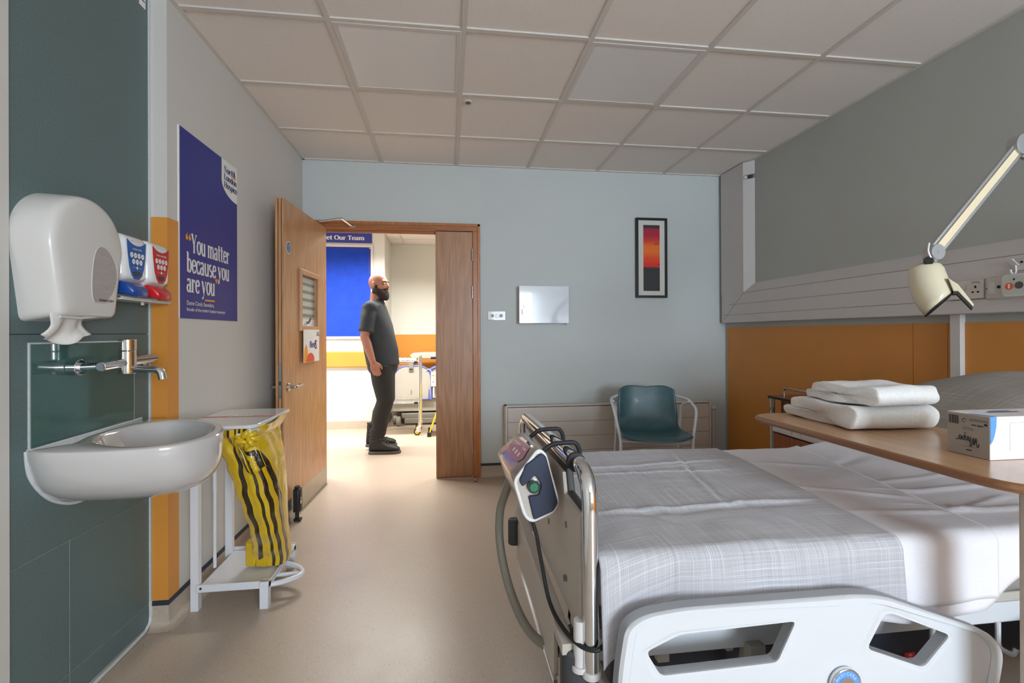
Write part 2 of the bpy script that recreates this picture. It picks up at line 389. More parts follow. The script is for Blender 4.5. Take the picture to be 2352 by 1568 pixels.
def circ(cx, cy, rx, ry=None, n=24, a0=0, a1=2 * PI):
    ry = rx if ry is None else ry; m = n if a1 - a0 >= 2 * PI - 1e-6 else n + 1
    return [(cx + rx * math.cos(a0 + (a1 - a0) * i / n), cy + ry * math.sin(a0 + (a1 - a0) * i / n)) for i in range(m)]

# ------------------------------------------------------------------ lettering
def sans(text, size, align='LEFT', shear=0, bold=0, spacing=1.0):
    """Polygons of a line of sans lettering, baseline at 0."""
    cu = bpy.data.curves.new('t', 'FONT'); cu.body = text; cu.size = size; cu.align_x = align; cu.shear = shear; cu.offset = bold; cu.space_character = spacing; cu.resolution_u = 4
    o = bpy.data.objects.new('t', cu); COL.objects.link(o); bpy.context.view_layer.update()
    me = bpy.data.meshes.new_from_object(o.evaluated_get(bpy.context.evaluated_depsgraph_get()))
    P = [[(me.vertices[i].co.x, me.vertices[i].co.y) for i in f.vertices] for f in me.polygons]
    bpy.data.objects.remove(o); bpy.data.meshes.remove(me); bpy.data.curves.remove(cu); return P
def _arc(cx, cy, rx, ry, a0, a1, n=16): return [(cx + rx * math.cos(math.radians(a0 + (a1 - a0) * i / n)), cy + ry * math.sin(math.radians(a0 + (a1 - a0) * i / n))) for i in range(n + 1)]
A_, B_ = .090, .032                           # broad and thin half-widths of the pen
def S(x, y, w=.24): return ('s', x, y, w)
GL = {                                        # strokes drawn with a broad pen, plus flat serifs; x-height .5
 'Y': (.64, [[(.1, .71), (.32, .32)], [(.56, .71), (.33, .32), 'thin'], [(.32, .34), (.32, .01)], S(.1, .70), S(.55, .70, .2), S(.32, .02)]),
 'o': (.54, [_arc(.27, .25, .195, .235, 0, 360, 30)]),
 'u': (.60, [[(.12, .49), (.12, .18)] + _arc(.27, .18, .15, .165, 180, 330, 10), [(.45, .49), (.45, .01)], S(.09, .485, .16), S(.42, .485, .16), S(.49, .015, .14)]),
 'm': (.90, [[(.13, .49), (.13, .01)], [(.13, .33)] + _arc(.28, .32, .15, .15, 160, 0, 10) + [(.43, .01)], [(.43, .33)] + _arc(.59, .32, .15, .15, 160, 0, 10) + [(.74, .01)], S(.09, .485, .16), S(.13, .015), S(.44, .015), S(.75, .015)]),
 'n': (.62, [[(.13, .49), (.13, .01)], [(.13, .33)] + _arc(.29, .32, .16, .15, 160, 0, 10) + [(.45, .01)], S(.09, .485, .16), S(.13, .015), S(.46, .015)]),
 'a': (.54, [_arc(.24, .36, .15, .12, 160, 0, 12) + [(.39, .1), (.43, .03), (.5, .03)], _arc(.22, .14, .145, .125, 0, 360, 24)]),
 't': (.40, [[(.17, .64), (.17, .14)] + _arc(.27, .13, .1, .11, 180, 300, 8), [(.03, .475), (.34, .475)]]),
 'e': (.51, [_arc(.27, .25, .195, .235, 10, 325, 26), [(.1, .285), (.44, .285)]]),
 'r': (.44, [[(.13, .49), (.13, .01)], [(.13, .30)] + _arc(.27, .33, .14, .13, 170, 50, 8), S(.09, .485, .16), S(.14, .015, .26), ('d', .36, .42, .055)]),
 'b': (.58, [[(.13, .74), (.13, .01)], _arc(.30, .25, .18, .235, 0, 360, 28), S(.09, .735, .16)]),
 'd': (.58, [[(.44, .74), (.44, .01)], _arc(.26, .25, .18, .235, 0, 360, 28), S(.40, .735, .16), S(.48, .015, .14)]),
 'p': (.58, [[(.13, .49), (.13, -.2)], _arc(.30, .25, .18, .235, 0, 360, 28), S(.09, .485, .16), S(.13, -.2)]),
 'h': (.62, [[(.13, .74), (.13, .01)], [(.13, .33)] + _arc(.29, .32, .16, .15, 160, 0, 10) + [(.45, .01)], S(.09, .735, .16), S(.13, .015), S(.46, .015)]),
 'i': (.28, [[(.14, .49), (.14, .01)], S(.1, .485, .16), S(.14, .015), ('d', .13, .65, .065)]),
 'c': (.47, [_arc(.27, .25, .195, .235, 40, 320, 24), ('d', .39, .39, .05)]),
 's': (.45, [_arc(.22, .365, .13, .115, 50, 270, 14) + _arc(.22, .13, .145, .115, 90, -140, 14)]),
 'y': (.56, [[(.09, .49), (.28, .04)], [(.47, .49), (.28, .02), (.19, -.17), (.1, -.19), 'thin'], S(.08, .485, .2), S(.47, .485, .17), ('d', .1, -.16, .05)]),
 'N': (.78, [[(.14, .71), (.14, .01), 'thin'], [(.15, .70), (.62, .02)], [(.62, .71), (.62, .01), 'thin'], S(.11, .70, .18), S(.14, .015, .2), S(.62, .70, .2)]),
 'L': (.58, [[(.16, .71), (.16, .01)], [(.1, .02), (.52, .02)], [(.52, .02), (.53, .18), 'thin'], S(.16, .70)]),
 'H': (.78, [[(.16, .71), (.16, .01)], [(.62, .71), (.62, .01)], [(.16, .37), (.62, .37)], S(.16, .70), S(.62, .70), S(.16, .015), S(.62, .015)]),
 'O': (.74, [_arc(.37, .36, .29, .345, 0, 360, 34)]),
 'T': (.64, [[(.32, .70), (.32, .01)], [(.05, .69), (.59, .69)], [(.06, .70), (.05, .54), 'thin'], [(.58, .70), (.59, .54), 'thin'], S(.32, .015)]),
 'M': (.92, [[(.13, .71), (.11, .01), 'thin'], [(.14, .70), (.45, .05)], [(.76, .70), (.45, .05), 'thin'], [(.77, .71), (.79, .01)], S(.12, .70, .16), S(.79, .70, .16), S(.11, .015, .18), S(.79, .015)]),
 'B': (.64, [[(.16, .71), (.16, .01)], [(.16, .695), (.3, .695)] + _arc(.3, .54, .15, .155, 90, -90, 10) + [(.16, .385)], [(.16, .385), (.33, .385)] + _arc(.33, .2, .18, .185, 90, -90, 10) + [(.16, .015)]]),
 '2': (.56, [_arc(.26, .5, .17, .19, 165, -25, 14) + [(.1, .05)], [(.08, .03), (.46, .03)]]),
 ' ': (.26, []),
}
def _stroke(pts):
    a, b = A_, B_
    if pts[-1] == 'thin': pts = pts[:-1]; a = .032
    n = len(pts); L = []; closed = n > 3 and math.hypot(pts[0][0] - pts[-1][0], pts[0][1] - pts[-1][1]) < 1e-6
    for i in range(n):
        p = pts[i]; q0 = pts[i - 1] if i else (pts[-2] if closed else pts[0]); q1 = pts[i + 1] if i < n - 1 else (pts[1] if closed else pts[-1])
        t = (q1[0] - q0[0], q1[1] - q0[1]); d = math.hypot(*t) or 1; nx, ny = -t[1] / d, t[0] / d
        w = math.sqrt((a * nx) ** 2 + (b * ny) ** 2); L.append(((p[0] + nx * w, p[1] + ny * w), (p[0] - nx * w, p[1] - ny * w)))
    return [[L[i][0], L[i][1], L[i + 1][1], L[i + 1][0]] for i in range(n - 1)]
def serif(text, size, track=0.0):
    """Polygons and width of a line of bold serif lettering, baseline at 0; size is the em."""
    x = 0; P = []
    for ch in text:
        w, st = GL[ch]
        for s in st:
            if s[0] == 's': q = [[(s[1] - s[3] / 2, s[2] - .02), (s[1] + s[3] / 2, s[2] - .02), (s[1] + s[3] / 2, s[2] + .02), (s[1] - s[3] / 2, s[2] + .02)]]
            elif s[0] == 'd': q = [circ(s[1], s[2], s[3], n=14)]
            else: q = _stroke(list(s))
            P += [[((x + a) * size, b * size) for a, b in p] for p in q]
        x += w + track
    return P, x * size
def shift(P, du, dv): return [[(a + du, b + dv) for a, b in p] for p in P]
def seg2(p, q, w): 
    d = math.hypot(q[0] - p[0], q[1] - p[1]); nx, ny = -(q[1] - p[1]) / d * w / 2, (q[0] - p[0]) / d * w / 2
    return [(p[0] + nx, p[1] + ny), (p[0] - nx, p[1] - ny), (q[0] - nx, q[1] - ny), (q[0] + nx, q[1] + ny)]
def rect2(a, b, c, d): return [(a, b), (c, b), (c, d), (a, d)]
def decal(name, m, polys, O, U, V, parent, lift=.0008):
    U, V = Vector(U), Vector(V); N = U.cross(V).normalized()
    q = MB()                                   # strokes lie a hair above one another, like layers of ink
    for i, p in enumerate(polys): q.flat([p], Vector(O) + N * (lift + .000008 * ((i * 7) % 101)), U, V)
    return q.build(name, m, parent, smooth=0, fix=False)

# ------------------------------------------------------------------ room shell
RX1 = 2.46
DX0, DX1, DZ = -1.045, .265, 2.095             # outside of the door frame
struct('floor', MB().box((-1.31, YR - .1, -.06), (RX1 + .1, YB + .06, 0)), 'vinyl_floor', smooth=0)
struct('floor_corridor', MB().box((-4, YB + .06, -.06), (4, 7, 0)), 'vinyl_floor', smooth=0)
struct('wall_left', MB().box((RX0 - .12, 2.11, 0), (RX0, YB, ZC)), 'paint_left', smooth=0)
struct('wall_left_recess', MB().box((TX - .1, YR, 0), (TX, 2.11, ZC)), 'paint_left', smooth=0)
struct('wall_back', MB().prism([(RX0 - .12, 0), (DX0, 0), (DX0, DZ), (DX1, DZ), (DX1, 0), (RX1 + .1, 0), (RX1 + .1, ZC + .05), (RX0 - .12, ZC + .05)], (0, YB, 0), (1, 0, 0), (0, 0, 1), (0, 1, 0), .12), 'paint_back', smooth=0)
struct('wall_right', MB().box((RX1, YR - .1, 0), (RX1 + .1, YB, ZC)), 'paint_right', smooth=0)
struct('wall_rear', MB().prism([(-1.31, 0), (RX1 + .1, 0), (RX1 + .1, ZC), (-1.31, ZC)], (0, YR, 0), (1, 0, 0), (0, 0, 1), (0, -1, 0), .1,
       holes=[[(WX0, WZ0), (WX1, WZ0), (WX1, WZ1), (WX0, WZ1)]]), 'paint_pale', smooth=0)
wn = thing('window_1', None, None, ((WX0 + WX1) / 2, YR, WZ0), kind='structure')
MB().prism(rect2(WX0, WZ0, WX1, WZ1), (0, YR - .03, 0), (1, 0, 0), (0, 0, 1), (0, -1, 0), .05, holes=[rect2(WX0 + .05, WZ0 + .05, WX1 - .05, WZ1 - .05)]).build('window_frame', 'pvc_frame', wn)
MB().box((WX0 + .05, YR - .07, WZ0 + .05), (WX1 - .05, YR - .062, WZ1 - .05)).build('pane', 'clear_glass', wn, smooth=0)
MB().box((WX0 - .05, YR - .02, WZ0 - .04), (WX1 + .05, YR + .09, WZ0 - .01)).build('window_sill', 'pvc_frame', wn)
bpy.data.objects['daylight'].location.y = YR - .02

struct('ceiling', MB().box((-1.31, YR - .1, ZC + .006), (RX1 + .1, YB, ZC + .06)), 'ceil_tile', smooth=0)
g = MB(); gx = [-.5196 + .6 * k for k in range(5)]; gy = [3.376 - .6 * k for k in range(8)]
for x in gx: g.box((x - .012, YR, ZC - .002), (x + .012, YB, ZC + .01))
for y in gy: g.box((TX, y - .012, ZC - .0015), (RX1, y + .012, ZC + .01))
g.box((RX0, 2.11, ZC - .003), (RX0 + .02, YB, ZC + .01)).box((TX, YR, ZC - .003), (TX + .02, 2.11, ZC + .01)).box((RX1 - .02, YR, ZC - .003), (RX1, YB, ZC + .01)).box((RX0, YB - .02, ZC - .003), (RX1, YB, ZC + .01))
struct('ceiling_grid', g, 'ceil_bar', smooth=0)

def cove(name, pathfn, m='vinyl_floor'):
    prof = [(.003, .1), (.004, .05), (.007, .03), (.014, .014), (.026, .004), (.04, .001)]
    rows = [[(x, y, z) for x, y in pathfn(d)] for d, z in prof]
    struct(name, MB().loft(rows, caps=False, closed=False), m, smooth=60, fix=False)
    struct(name.replace('baseboard', 'trim') + '_capping', MB().loft([[(x, y, z) for x, y in pathfn(d)] for d, z in ((.001, .112), (.006, .110), (.007, .102), (.006, .092), (.001, .09))], caps=False, closed=False), 'navy_strip', smooth=60, fix=False)
cove('baseboard_left', lambda d: [(TX + .012, 2.11 - d), (RX0 + d, 2.11 - d), (RX0 + d, YB - d), (DX0, YB - d)])
cove('baseboard_back', lambda d: [(DX1, YB - d), (RX1 - d, YB - d), (RX1 - d, YR)])

# corner guard, orange; and the wall dado panels behind the bed
struct('trim_corner_guard', MB().box((TX + .014, 2.106, .112), (RX0, 2.11, 1.676)).box((RX0, 2.106, .112), (RX0 + .003, 2.185, 1.676)), 'orange_paint', smooth=0)
dz1 = 1.238
for k, (ya, yb, m) in enumerate(((2.229, 3.915, 'orange_panel'), (2.052, 2.226, 'orange_panel'), (YR, 1.985, 'orange_panel'))):
    struct('trim_dado_%d' % (k + 1), MB().box((RX1 - .005, ya, .112), (RX1, yb, dz1)), m, smooth=0)
struct('trim_dado_4', MB().box((RX1 - .003, 1.985, .112), (RX1, 2.052, dz1)), 'orange_panel', smooth=0)

# teal panels behind the basin
tp = thing('teal_wall_panel', 'speckled teal wall panel behind the white basin', 'wall panel', (TX, 1.79, 0), kind='structure')
MB().box((TX, 1.475, 0.02), (TX + .006, 2.105, 1.197)).build('lower_board', 'teal_panel', tp, smooth=0)
MB().box((TX, 1.475, 1.2), (TX + .006, 2.105, ZC - .004)).build('upper_board', 'teal_panel', tp, smooth=0)
MB().box((TX, 1.478, 1.1965), (TX + .0055, 2.09, 1.2005)).build('joint', 'groove', tp, smooth=0)
MB().bar((TX + .006, 1.475, .541), (TX + .006, 2.105, .533), .003, .002).bar((TX + .006, 1.692, .54), (TX + .006, 1.692, .02), .0015, .0025, up=(0, 1, 0)).bar((TX + .006, 1.475, .115), (TX + .006, 2.105, .105), .002, .002).build('seam', 'seam', tp, smooth=0)
MB().box((TX, 2.1, .1), (TX + .012, 2.11, ZC - .004)).tube(smooth_path([(TX + .008, 2.104, .115), (TX + .008, 2.104, .05), (TX + .008, 2.085, .02), (TX + .008, 2.0, .008), (TX + .008, 1.475, .006)]), .007, 8).build('sealant_bead', 'sealant', tp)
struct('trim_panel_edge', MB().box((TX, 1.43, .02), (TX + .012, 1.475, ZC - .004)), 'paint_left', smooth=0)

sp = MB().box((TX + .006, 1.546, .862), (TX + .012, 2.0, 1.168)).build('glass_splashback', 'teal_glass', smooth=0)
tagit(sp, 'dark green glass splashback fixed above the basin behind the chrome tap', 'splashback')
ed = MB().prism(rect2(1.54, .856, 2.006, 1.174), (TX + .006, 0, 0), (0, 1, 0), (0, 0, 1), (1, 0, 0), .004, holes=[rect2(1.545, .861, 2.001, 1.169)]).build('sealant_bead', 'sealant', None, smooth=0); ed.parent = sp

st = MB().prism(rect2(2.046, 2.505, 2.085, 2.575), (TX + .006, 0, 0), (0, 1, 0), (0, 0, 1), (1, 0, 0), .001).build('wall_label', 'ink_white', smooth=0); tagit(st, 'small white printed sticker high on the teal panel near the ceiling', 'sticker')
q = []
for i, L in enumerate((.03, .022, .026, .03)): q.append(rect2(2.05, 2.565 - i * .012, 2.05 + L, 2.569 - i * .012))
d_ = decal('print', 'ink_black', q, (TX + .007, 0, 0), (0, 1, 0), (0, 0, 1), None); d_.parent = st

# ------------------------------------------------------------------ jumbo tissue dispenser
t = thing('tissue_dispenser', 'large white domed paper dispenser with an oval window on the teal panel', 'dispenser', (TX + .006, 1.58, 1.25))
def dome(cy, r, zc, zb, wb, x, n=40):
    out = circ(cy, zc, r, r, n, -.2, PI + .2); lo = [(cy - wb, zb), (cy + wb, zb)]
    pts = round_path([(p[0], p[1], 0) for p in out] + [(lo[0][0], lo[0][1], 0), (lo[1][0], lo[1][1], 0)], .02, 4, True)
    return [(x, p.x, p.y) for p in pts]
DF = TX + .117                                # front of the cover
R = [dome(1.625, .148, 1.478, 1.236, .112, TX + .006), dome(1.63, .150, 1.474, 1.246, .114, TX + .06), dome(1.632, .151, 1.471, 1.25, .116, TX + .088),
     dome(1.632, .148, 1.47, 1.252, .114, TX + .102), dome(1.632, .141, 1.47, 1.257, .108, TX + .110), dome(1.632, .128, 1.469, 1.268, .098, TX + .115), dome(1.632, .09, 1.46, 1.30, .07, DF), dome(1.632, .03, 1.44, 1.38, .02, DF + .001)]
MB().loft(R).build('cover', 'white_plastic', t, smooth=50)
ov = [(1.683 + .056 * math.cos(a) - .02 * (math.sin(a) - .2) ** 2, 1.383 + .094 * math.sin(a)) for a in [math.radians(-65 + 310 * i / 40 - 0) for i in range(41)]]
ov = [(y, max(z, 1.297)) for y, z in ov]
MB().prism(ov, (DF - .002, 0, 0), (0, 1, 0), (0, 0, 1), (1, 0, 0), .0035).build('viewing_window', 'smoke_window', t, bevel=.001)
MB().tube([(DF + .001, a, b) for a, b in ov], .0016, 8, True).build('window_rim', 'trunk_white', t)
decal('lettering', 'ink_black', shift(sans('Kimberly-Clark', .0105, shear=.15, bold=.0003), 1.655, 1.303), (DF + .0016, 0, 0), (0, 1, 0), (0, 0, 1), t)
MB().tube([(DF - .02, 1.53, 1.25), (DF - .014, 1.60, 1.247), (DF - .02, 1.69, 1.256)], .004, 8).build('tear_edge', 'white_plastic', t)
def tis(u, v):
    y = 1.515 + .135 * u + .02 * v * (u - .5); z = 1.268 - v * (.062 + .022 * math.sin(2.6 * u + .4)) - .012 * v * abs(math.sin(7.5 * u))
    return (TX + .085 + .03 * math.sin(4 * u + 3 * v) * v + .012 * math.sin(11 * u) * v, y - .03 * v * (1 - u), z + .008 * math.sin(7 * u) * v)
MB().grid(tis, 22, 10).build('tissue', 'tissue', t, smooth=180, solid=.002)

# ------------------------------------------------------------------ soap dispensers on their backplate
tr = thing('dispenser_tray', 'white backplate and drip tray carrying the two soap dispensers', 'tray', (TX + .006, 1.94, 1.32))
MB().box((TX + .006, 1.792, 1.322), (TX + .015, 2.085, 1.54)).build('backplate', 'white_plastic', tr, bevel=.004)
MB().box((TX + .015, 1.79, 1.318), (TX + .1, 2.085, 1.325)).box((TX + .094, 1.79, 1.325), (TX + .1, 2.085, 1.33)).build('shelf', 'white_plastic', tr, bevel=.003)
MB().cyl((TX + .06, 1.97, 1.318), (TX + .06, 1.97, 1.308), .006, 12).build('drip_spout', 'white_plastic', tr)
def soap(y0, colour, cm, lm, word):
    o = thing('soap_dispenser', 'white soap dispenser with a %s label and %s push lever' % (colour, colour), 'soap dispenser', (TX + .016, y0 + .075, 1.34))
    w = .140; z0, z1 = 1.332, 1.553
    def sec(x, a, b, c): return [(x, p[0], p[1]) for p in rrect(y0 + c, a, y0 + w - c, b, .022, 5)]
    MB().loft([sec(TX + .016, z0, z1, 0), sec(TX + .06, z0, z1, 0), sec(TX + .085, z0 + .055, z1 - .004, .003), sec(TX + .1, z0 + .06, z1 - .014, .010), sec(TX + .106, z0 + .068, z1 - .03, .022)]).build('housing', 'white_gloss', o, smooth=50)
    cy = y0 + .070
    lp = [(cy - .0515, 1.531)] + [(cy + .048 * math.sin(a), 1.513 + .016 * (math.sin(a)) ** 2) for a in [PI * (i / 12 - .5) * .9 for i in range(13)]] + [(cy + .0515, 1.531), (cy + .048, 1.48), (cy + .040, 1.435), (cy + .028, 1.406), (cy + .012, 1.394), (cy - .012, 1.394), (cy - .028, 1.406), (cy - .040, 1.435), (cy - .048, 1.48)]
    lab = MB().prism(lp, (TX + .1052, 0, 0), (0, 1, 0), (0, 0, 1), (1, 0, 0), .002, tess=True).build('label_panel', cm, o, smooth=0)
    tagit(lab, '%s label printed with white icons' % colour)
    LO = (TX + .1075, 0, 0); UV_ = ((0, 1, 0), (0, 0, 1))
    decal('icon', 'ink_white', [circ(cy - .030 + .020 * i, 1.478, .0088, .0098, 18) for i in range(4)] + [circ(cy - .020 + .020 * i, 1.4555, .0088, .0098, 18) for i in range(3)], LO, *UV_, lab)
    decal('icon_drawing', 'ink_grey', [seg2((cy - .034 + .020 * i, 1.475), (cy - .026 + .020 * i, 1.481), .0012) for i in range(4)] + [seg2((cy - .024 + .020 * i, 1.458), (cy - .016 + .020 * i, 1.453), .0012) for i in range(3)], LO, *UV_, lab, .0016)
    decal('pictogram', 'ink_white', [[(cy, 1.441), (cy - .006, 1.4345), (cy, 1.428), (cy + .006, 1.4345)]], LO, *UV_, lab)
    decal('rule', 'ink_white', [rect2(cy - .024, 1.434, cy - .008, 1.4348), rect2(cy + .008, 1.434, cy + .024, 1.4348)], LO, *UV_, lab)
    decal('lettering', 'ink_white', shift(sans(word, .0082, 'CENTER', bold=.0002), cy, 1.497), LO, *UV_, lab)
    decal('sight_glass', 'lock_dark', [[(cy - .022, 1.417), (cy - .012, 1.421), (cy, 1.4225), (cy + .012, 1.421), (cy + .022, 1.417), (cy + .010, 1.4045), (cy - .010, 1.4045)]], LO, *UV_, lab)
    decal('logo', 'label_red', [circ(cy - .022, 1.527, .0045, .0028, 12)], (TX + .1035, 0, 0), *UV_, o)
    decal('logo_lettering', 'ink_grey', [rect2(cy - .016, 1.5255, cy + .022, 1.528), rect2(cy - .010, 1.5215, cy + .018, 1.5235)], (TX + .1035, 0, 0), *UV_, o)
    def lev(x, zt, zb, c): return [(x, p[0], p[1]) for p in rrect(y0 + c + .002, zb - .012, y0 + w - .022 - c, zt - .012, .012, 4)]
    MB().loft([lev(TX + .03, 1.392, 1.352, .008), lev(TX + .08, 1.398, 1.352, .008), lev(TX + .105, 1.392, 1.346, .010), lev(TX + .126, 1.374, 1.342, .016), lev(TX + .132, 1.364, 1.345, .03)]).build('push_lever', lm, o, smooth=50)
    return o
soap(1.789, 'blue', 'label_blue', 'lever_blue', 'HAND WASH')
soap(1.934, 'red', 'label_red', 'lever_red', 'HAND SANITISER')

# ------------------------------------------------------------------ basin and tap
b = thing('wash_basin', 'white ceramic wall basin with a rounded front under the chrome tap', 'basin', (TX + .006, 1.79, .66))
N = 64
PLAN = [(-1.204, 1.53), (-1.145, 1.508), (-1.062, 1.496), (-.961, 1.496), (-.878, 1.510), (-.800, 1.552), (-.762, 1.628), (-.755, 1.695), (-.768, 1.752), (-.815, 1.850), (-.888, 1.937), (-.995, 2.002), (-1.107, 2.036), (-1.204, 2.043)]
_q = smooth_path([(a, b_, 0) for a, b_ in PLAN], 10)
_l = [0]
for i in range(1, len(_q)): _l.append(_l[-1] + (_q[i] - _q[i - 1]).length)
def along(t_):
    d = t_ * _l[-1]
    for i in range(1, len(_q)):
        if d <= _l[i] + 1e-9: return _q[i - 1].lerp(_q[i], (d - _l[i - 1]) / max(_l[i] - _l[i - 1], 1e-9))
    return _q[-1]
def outl(sx, sy, z, n=N):
    out = []
    for i in range(n): p = along(i / (n - 1)); out.append((TX + .006 + (p.x - TX - .006) * sx, 1.775 + (p.y - 1.775) * sy, z))
    return out
prof = [(.995, .995, .861), (1.0, 1.0, .855), (1.0, .99, .835), (.997, .955, .80), (.98, .90, .765), (.94, .80, .73), (.87, .66, .70), (.77, .50, .68), (.65, .33, .664), (.52, .18, .654), (.40, .05, .65)]
outer = [outl(sx, sy, z) for sx, sy, z in prof]
MB().loft(outer, caps=False).add(outer[-1], [tuple(range(N))]).build('outer_shell', 'ceramic', b, smooth=50)
# deck with an oval bowl opening: rings of full turn, outside to inside
M2 = 96
BOWL = [(-1.086, 1.615), (-.974, 1.548), (-.885, 1.540), (-.812, 1.585), (-.790, 1.685), (-.828, 1.832), (-.914, 1.928), (-1.045, 1.985), (-1.135, 1.90), (-1.138, 1.73)]
def polar(P, z, k=1.0):
    """The closed outline P resampled by angle about the bowl's centre."""
    cx, cy = -.965, 1.765; out = []; n = len(P)
    for i in range(M2):
        a = -PI + 2 * PI * i / M2; d = Vector((math.cos(a), math.sin(a))); best = 0
        for j in range(n):
            p, q_ = Vector(P[j][:2]) - Vector((cx, cy)), Vector(P[(j + 1) % n][:2]) - Vector((cx, cy)); e = q_ - p
            den = d.x * e.y - d.y * e.x
            if abs(den) < 1e-12: continue
            t_ = (p.x * e.y - p.y * e.x) / den; u = (p.x * d.y - p.y * d.x) / den
            if t_ > 0 and -1e-6 <= u <= 1 + 1e-6: best = max(best, t_)
        out.append((cx + d.x * best * k, cy + d.y * best * k, z))
    return out
OUT = [(p.x, p.y) for p in _q]; INN = [(p.x, p.y) for p in smooth_path([(a, b_, 0) for a, b_ in BOWL + BOWL[:1]], 8)][:-1]
MB().loft([polar(OUT, .861, .995), polar(OUT, .864, .985), polar(INN, .8655, 1.02), polar(INN, .863, .99), polar(INN, .852, .96), polar(INN, .80, .86), polar(INN, .765, .62), polar(INN, .755, .15)], caps=False).build('bowl', 'ceramic', b, smooth=60)
MB().cyl((-.965, 1.765, .754), (-.965, 1.765, .759), .022, 20).build('waste_outlet', 'chrome', b)
MB().tube(smooth_path([(TX + .009, y, z) for y, z in ((1.531, .862), (1.533, .83), (1.541, .79), (1.567, .745), (1.61, .70), (1.66, .67), (1.71, .653), (1.76, .649))], 5), .006, 8).tube([(TX + .01, 1.535, .862), (TX + .01, 2.046, .866)], .005, 8).build('sealant_bead', 'sealant', b)

tp_ = thing('basin_tap', 'chrome lever tap mounted on the wall above the basin', 'tap', (TX + .012, 1.83, 1.06))
MB().cyl((TX + .012, 1.69, 1.092), (TX + .042, 1.69, 1.092), .026, 24).build('flange', 'chrome', tp_, bevel=.002)
MB().cyl((TX + .012, 1.885, 1.092), (TX + .042, 1.885, 1.092), .026, 24).build('flange', 'chrome', tp_, bevel=.002)
for y_ in (1.69, 1.885): MB().cyl((TX + .04, y_, 1.092), (TX + .118, y_, 1.095), .0145, 20).build('inlet_pipe', 'chrome', tp_)
MB().cyl((TX + .115, 1.665, 1.094), (TX + .115, 1.925, 1.108), .0155, 24).build('cross_bar', 'chrome', tp_, bevel=.002)
MB().cyl((TX + .118, 1.79, 1.062), (TX + .118, 1.79, 1.14), .0245, 28).build('valve_body', 'chrome', tp_, bevel=.002)
MB().cyl((TX + .118, 1.79, 1.1415), (TX + .118, 1.79, 1.18), .0252, 28).build('control_cap', 'chrome', tp_, bevel=.002)
MB().cyl((TX + .118, 1.79, 1.106), (TX + .155, 1.885, 1.112), .0095, 18).build('lever', 'chrome', tp_, bevel=.002)
MB().tube(round_path([(TX + .13, 1.788, 1.078), (TX + .235, 1.768, 1.075), (TX + .242, 1.767, 1.043)], .03, 6), .0125, 20).build('spout', 'chrome', tp_)

# ------------------------------------------------------------------ poster
PU, PV = (0, 1, 0), (0, 0, 1)
po = thing('wall_poster', 'deep blue poster with a white quotation beside the orange corner guard', 'poster', (RX0, 2.47, 1.265))
Y0, Y1, Z0, Z1 = 2.186, 2.752, 1.266, 2.092
MB().box((RX0, Y0, Z0), (RX0 + .004, Y1, Z1)).build('board', 'ink_white', po, smooth=0)
PX = RX0 + .004
decal('printed_face', 'poster_blue', [rect2(Y0 + .008, Z0, Y1, Z1)], (PX, 0, 0), PU, PV, po, lift=.0004)
def fit(P, w, width): s_ = width / w; return [[(a * s_, b_ * s_) for a, b_ in p] for p in P], s_
txt = []
for s_, wd, z, y in (('You matter', .37, 1.562, 2.285), ('because you', .41, 1.472, 2.245), ('are you', .255, 1.384, 2.245)):
    P, w_ = serif(s_, .125, -.015); k = wd / w_; txt += [[(a * k + y, b_ * .118 / .125 + z) for a, b_ in p] for p in P]
decal('quotation', 'ink_white', txt, (PX, 0, 0), PU, PV, po)
def qm(y, z, s_, flip): # pair of curly quotation marks
    out = []
    for k in (0, 1):
        P = [circ(0, 0, .5, n=14), [(-.5, 0), (-.1, -.35 * 0 + .2), (.35, 1.0), (.2, 1.05), (-.45, .5)]]
        out += [[(y + (k * 1.25 + (a if not flip else -a)) * s_, z + (b_ if not flip else -b_) * s_) for a, b_ in p] for p in P]
    return out
for Q_ in (qm(2.249, 1.622, .02, False), qm(2.515, 1.462, .018, True)):
    for k in (0, 5): decal('quotation_mark', 'ink_orange', [Q_[k // 5 * 2], Q_[k // 5 * 2 + 1]], (PX, 0, 0), PU, PV, po)
decal('underline', 'ink_orange', [[(2.405, 1.352), (2.50, 1.354), (2.50, 1.362), (2.405, 1.360)]], (PX, 0, 0), PU, PV, po)
decal('caption', 'ink_white', shift(sans('Dame Cicely Saunders,', .0265, bold=.0003), 2.245, 1.327) + shift(sans('founder of the modern hospice movement', .0222, bold=.0002, spacing=.95), 2.245, 1.300), (PX, 0, 0), PU, PV, po)
lgb = [(2.575, Z1), (2.575, 1.985)] + [(2.575 + .177 * (1 - math.cos(a)), 1.985 - .085 * math.sin(a)) for a in [PI / 2 * i / 12 for i in range(1, 13)]]
decal('logo_patch', 'ink_white', [[(Y1, Z1)] + lgb], (PX, 0, 0), PU, PV, po, lift=.0006)
tl = []
for s_, z in (('North', 2.032), ('London', 1.992), ('Hospice', 1.952)): P, w_ = serif(s_, .044, -.03); tl += [[(a + 2.600, b_ + z) for a, b_ in p] for p in P]
decal('logo_lettering', 'logo_navy', tl, (PX, 0, 0), PU, PV, po, lift=.0012)
decal('logo_flame', 'ink_coral', [circ(2.722, 2.040, .010, .016, 14)], (PX, 0, 0), PU, PV, po, lift=.0011)
decal('logo_flame', 'ink_purple', [circ(2.716, 2.055, .007, .014, 14)], (PX, 0, 0), PU, PV, po, lift=.0014)
decal('logo_flame', 'ink_orange', [circ(2.727, 2.03, .006, .009, 14)], (PX, 0, 0), PU, PV, po, lift=.0016)

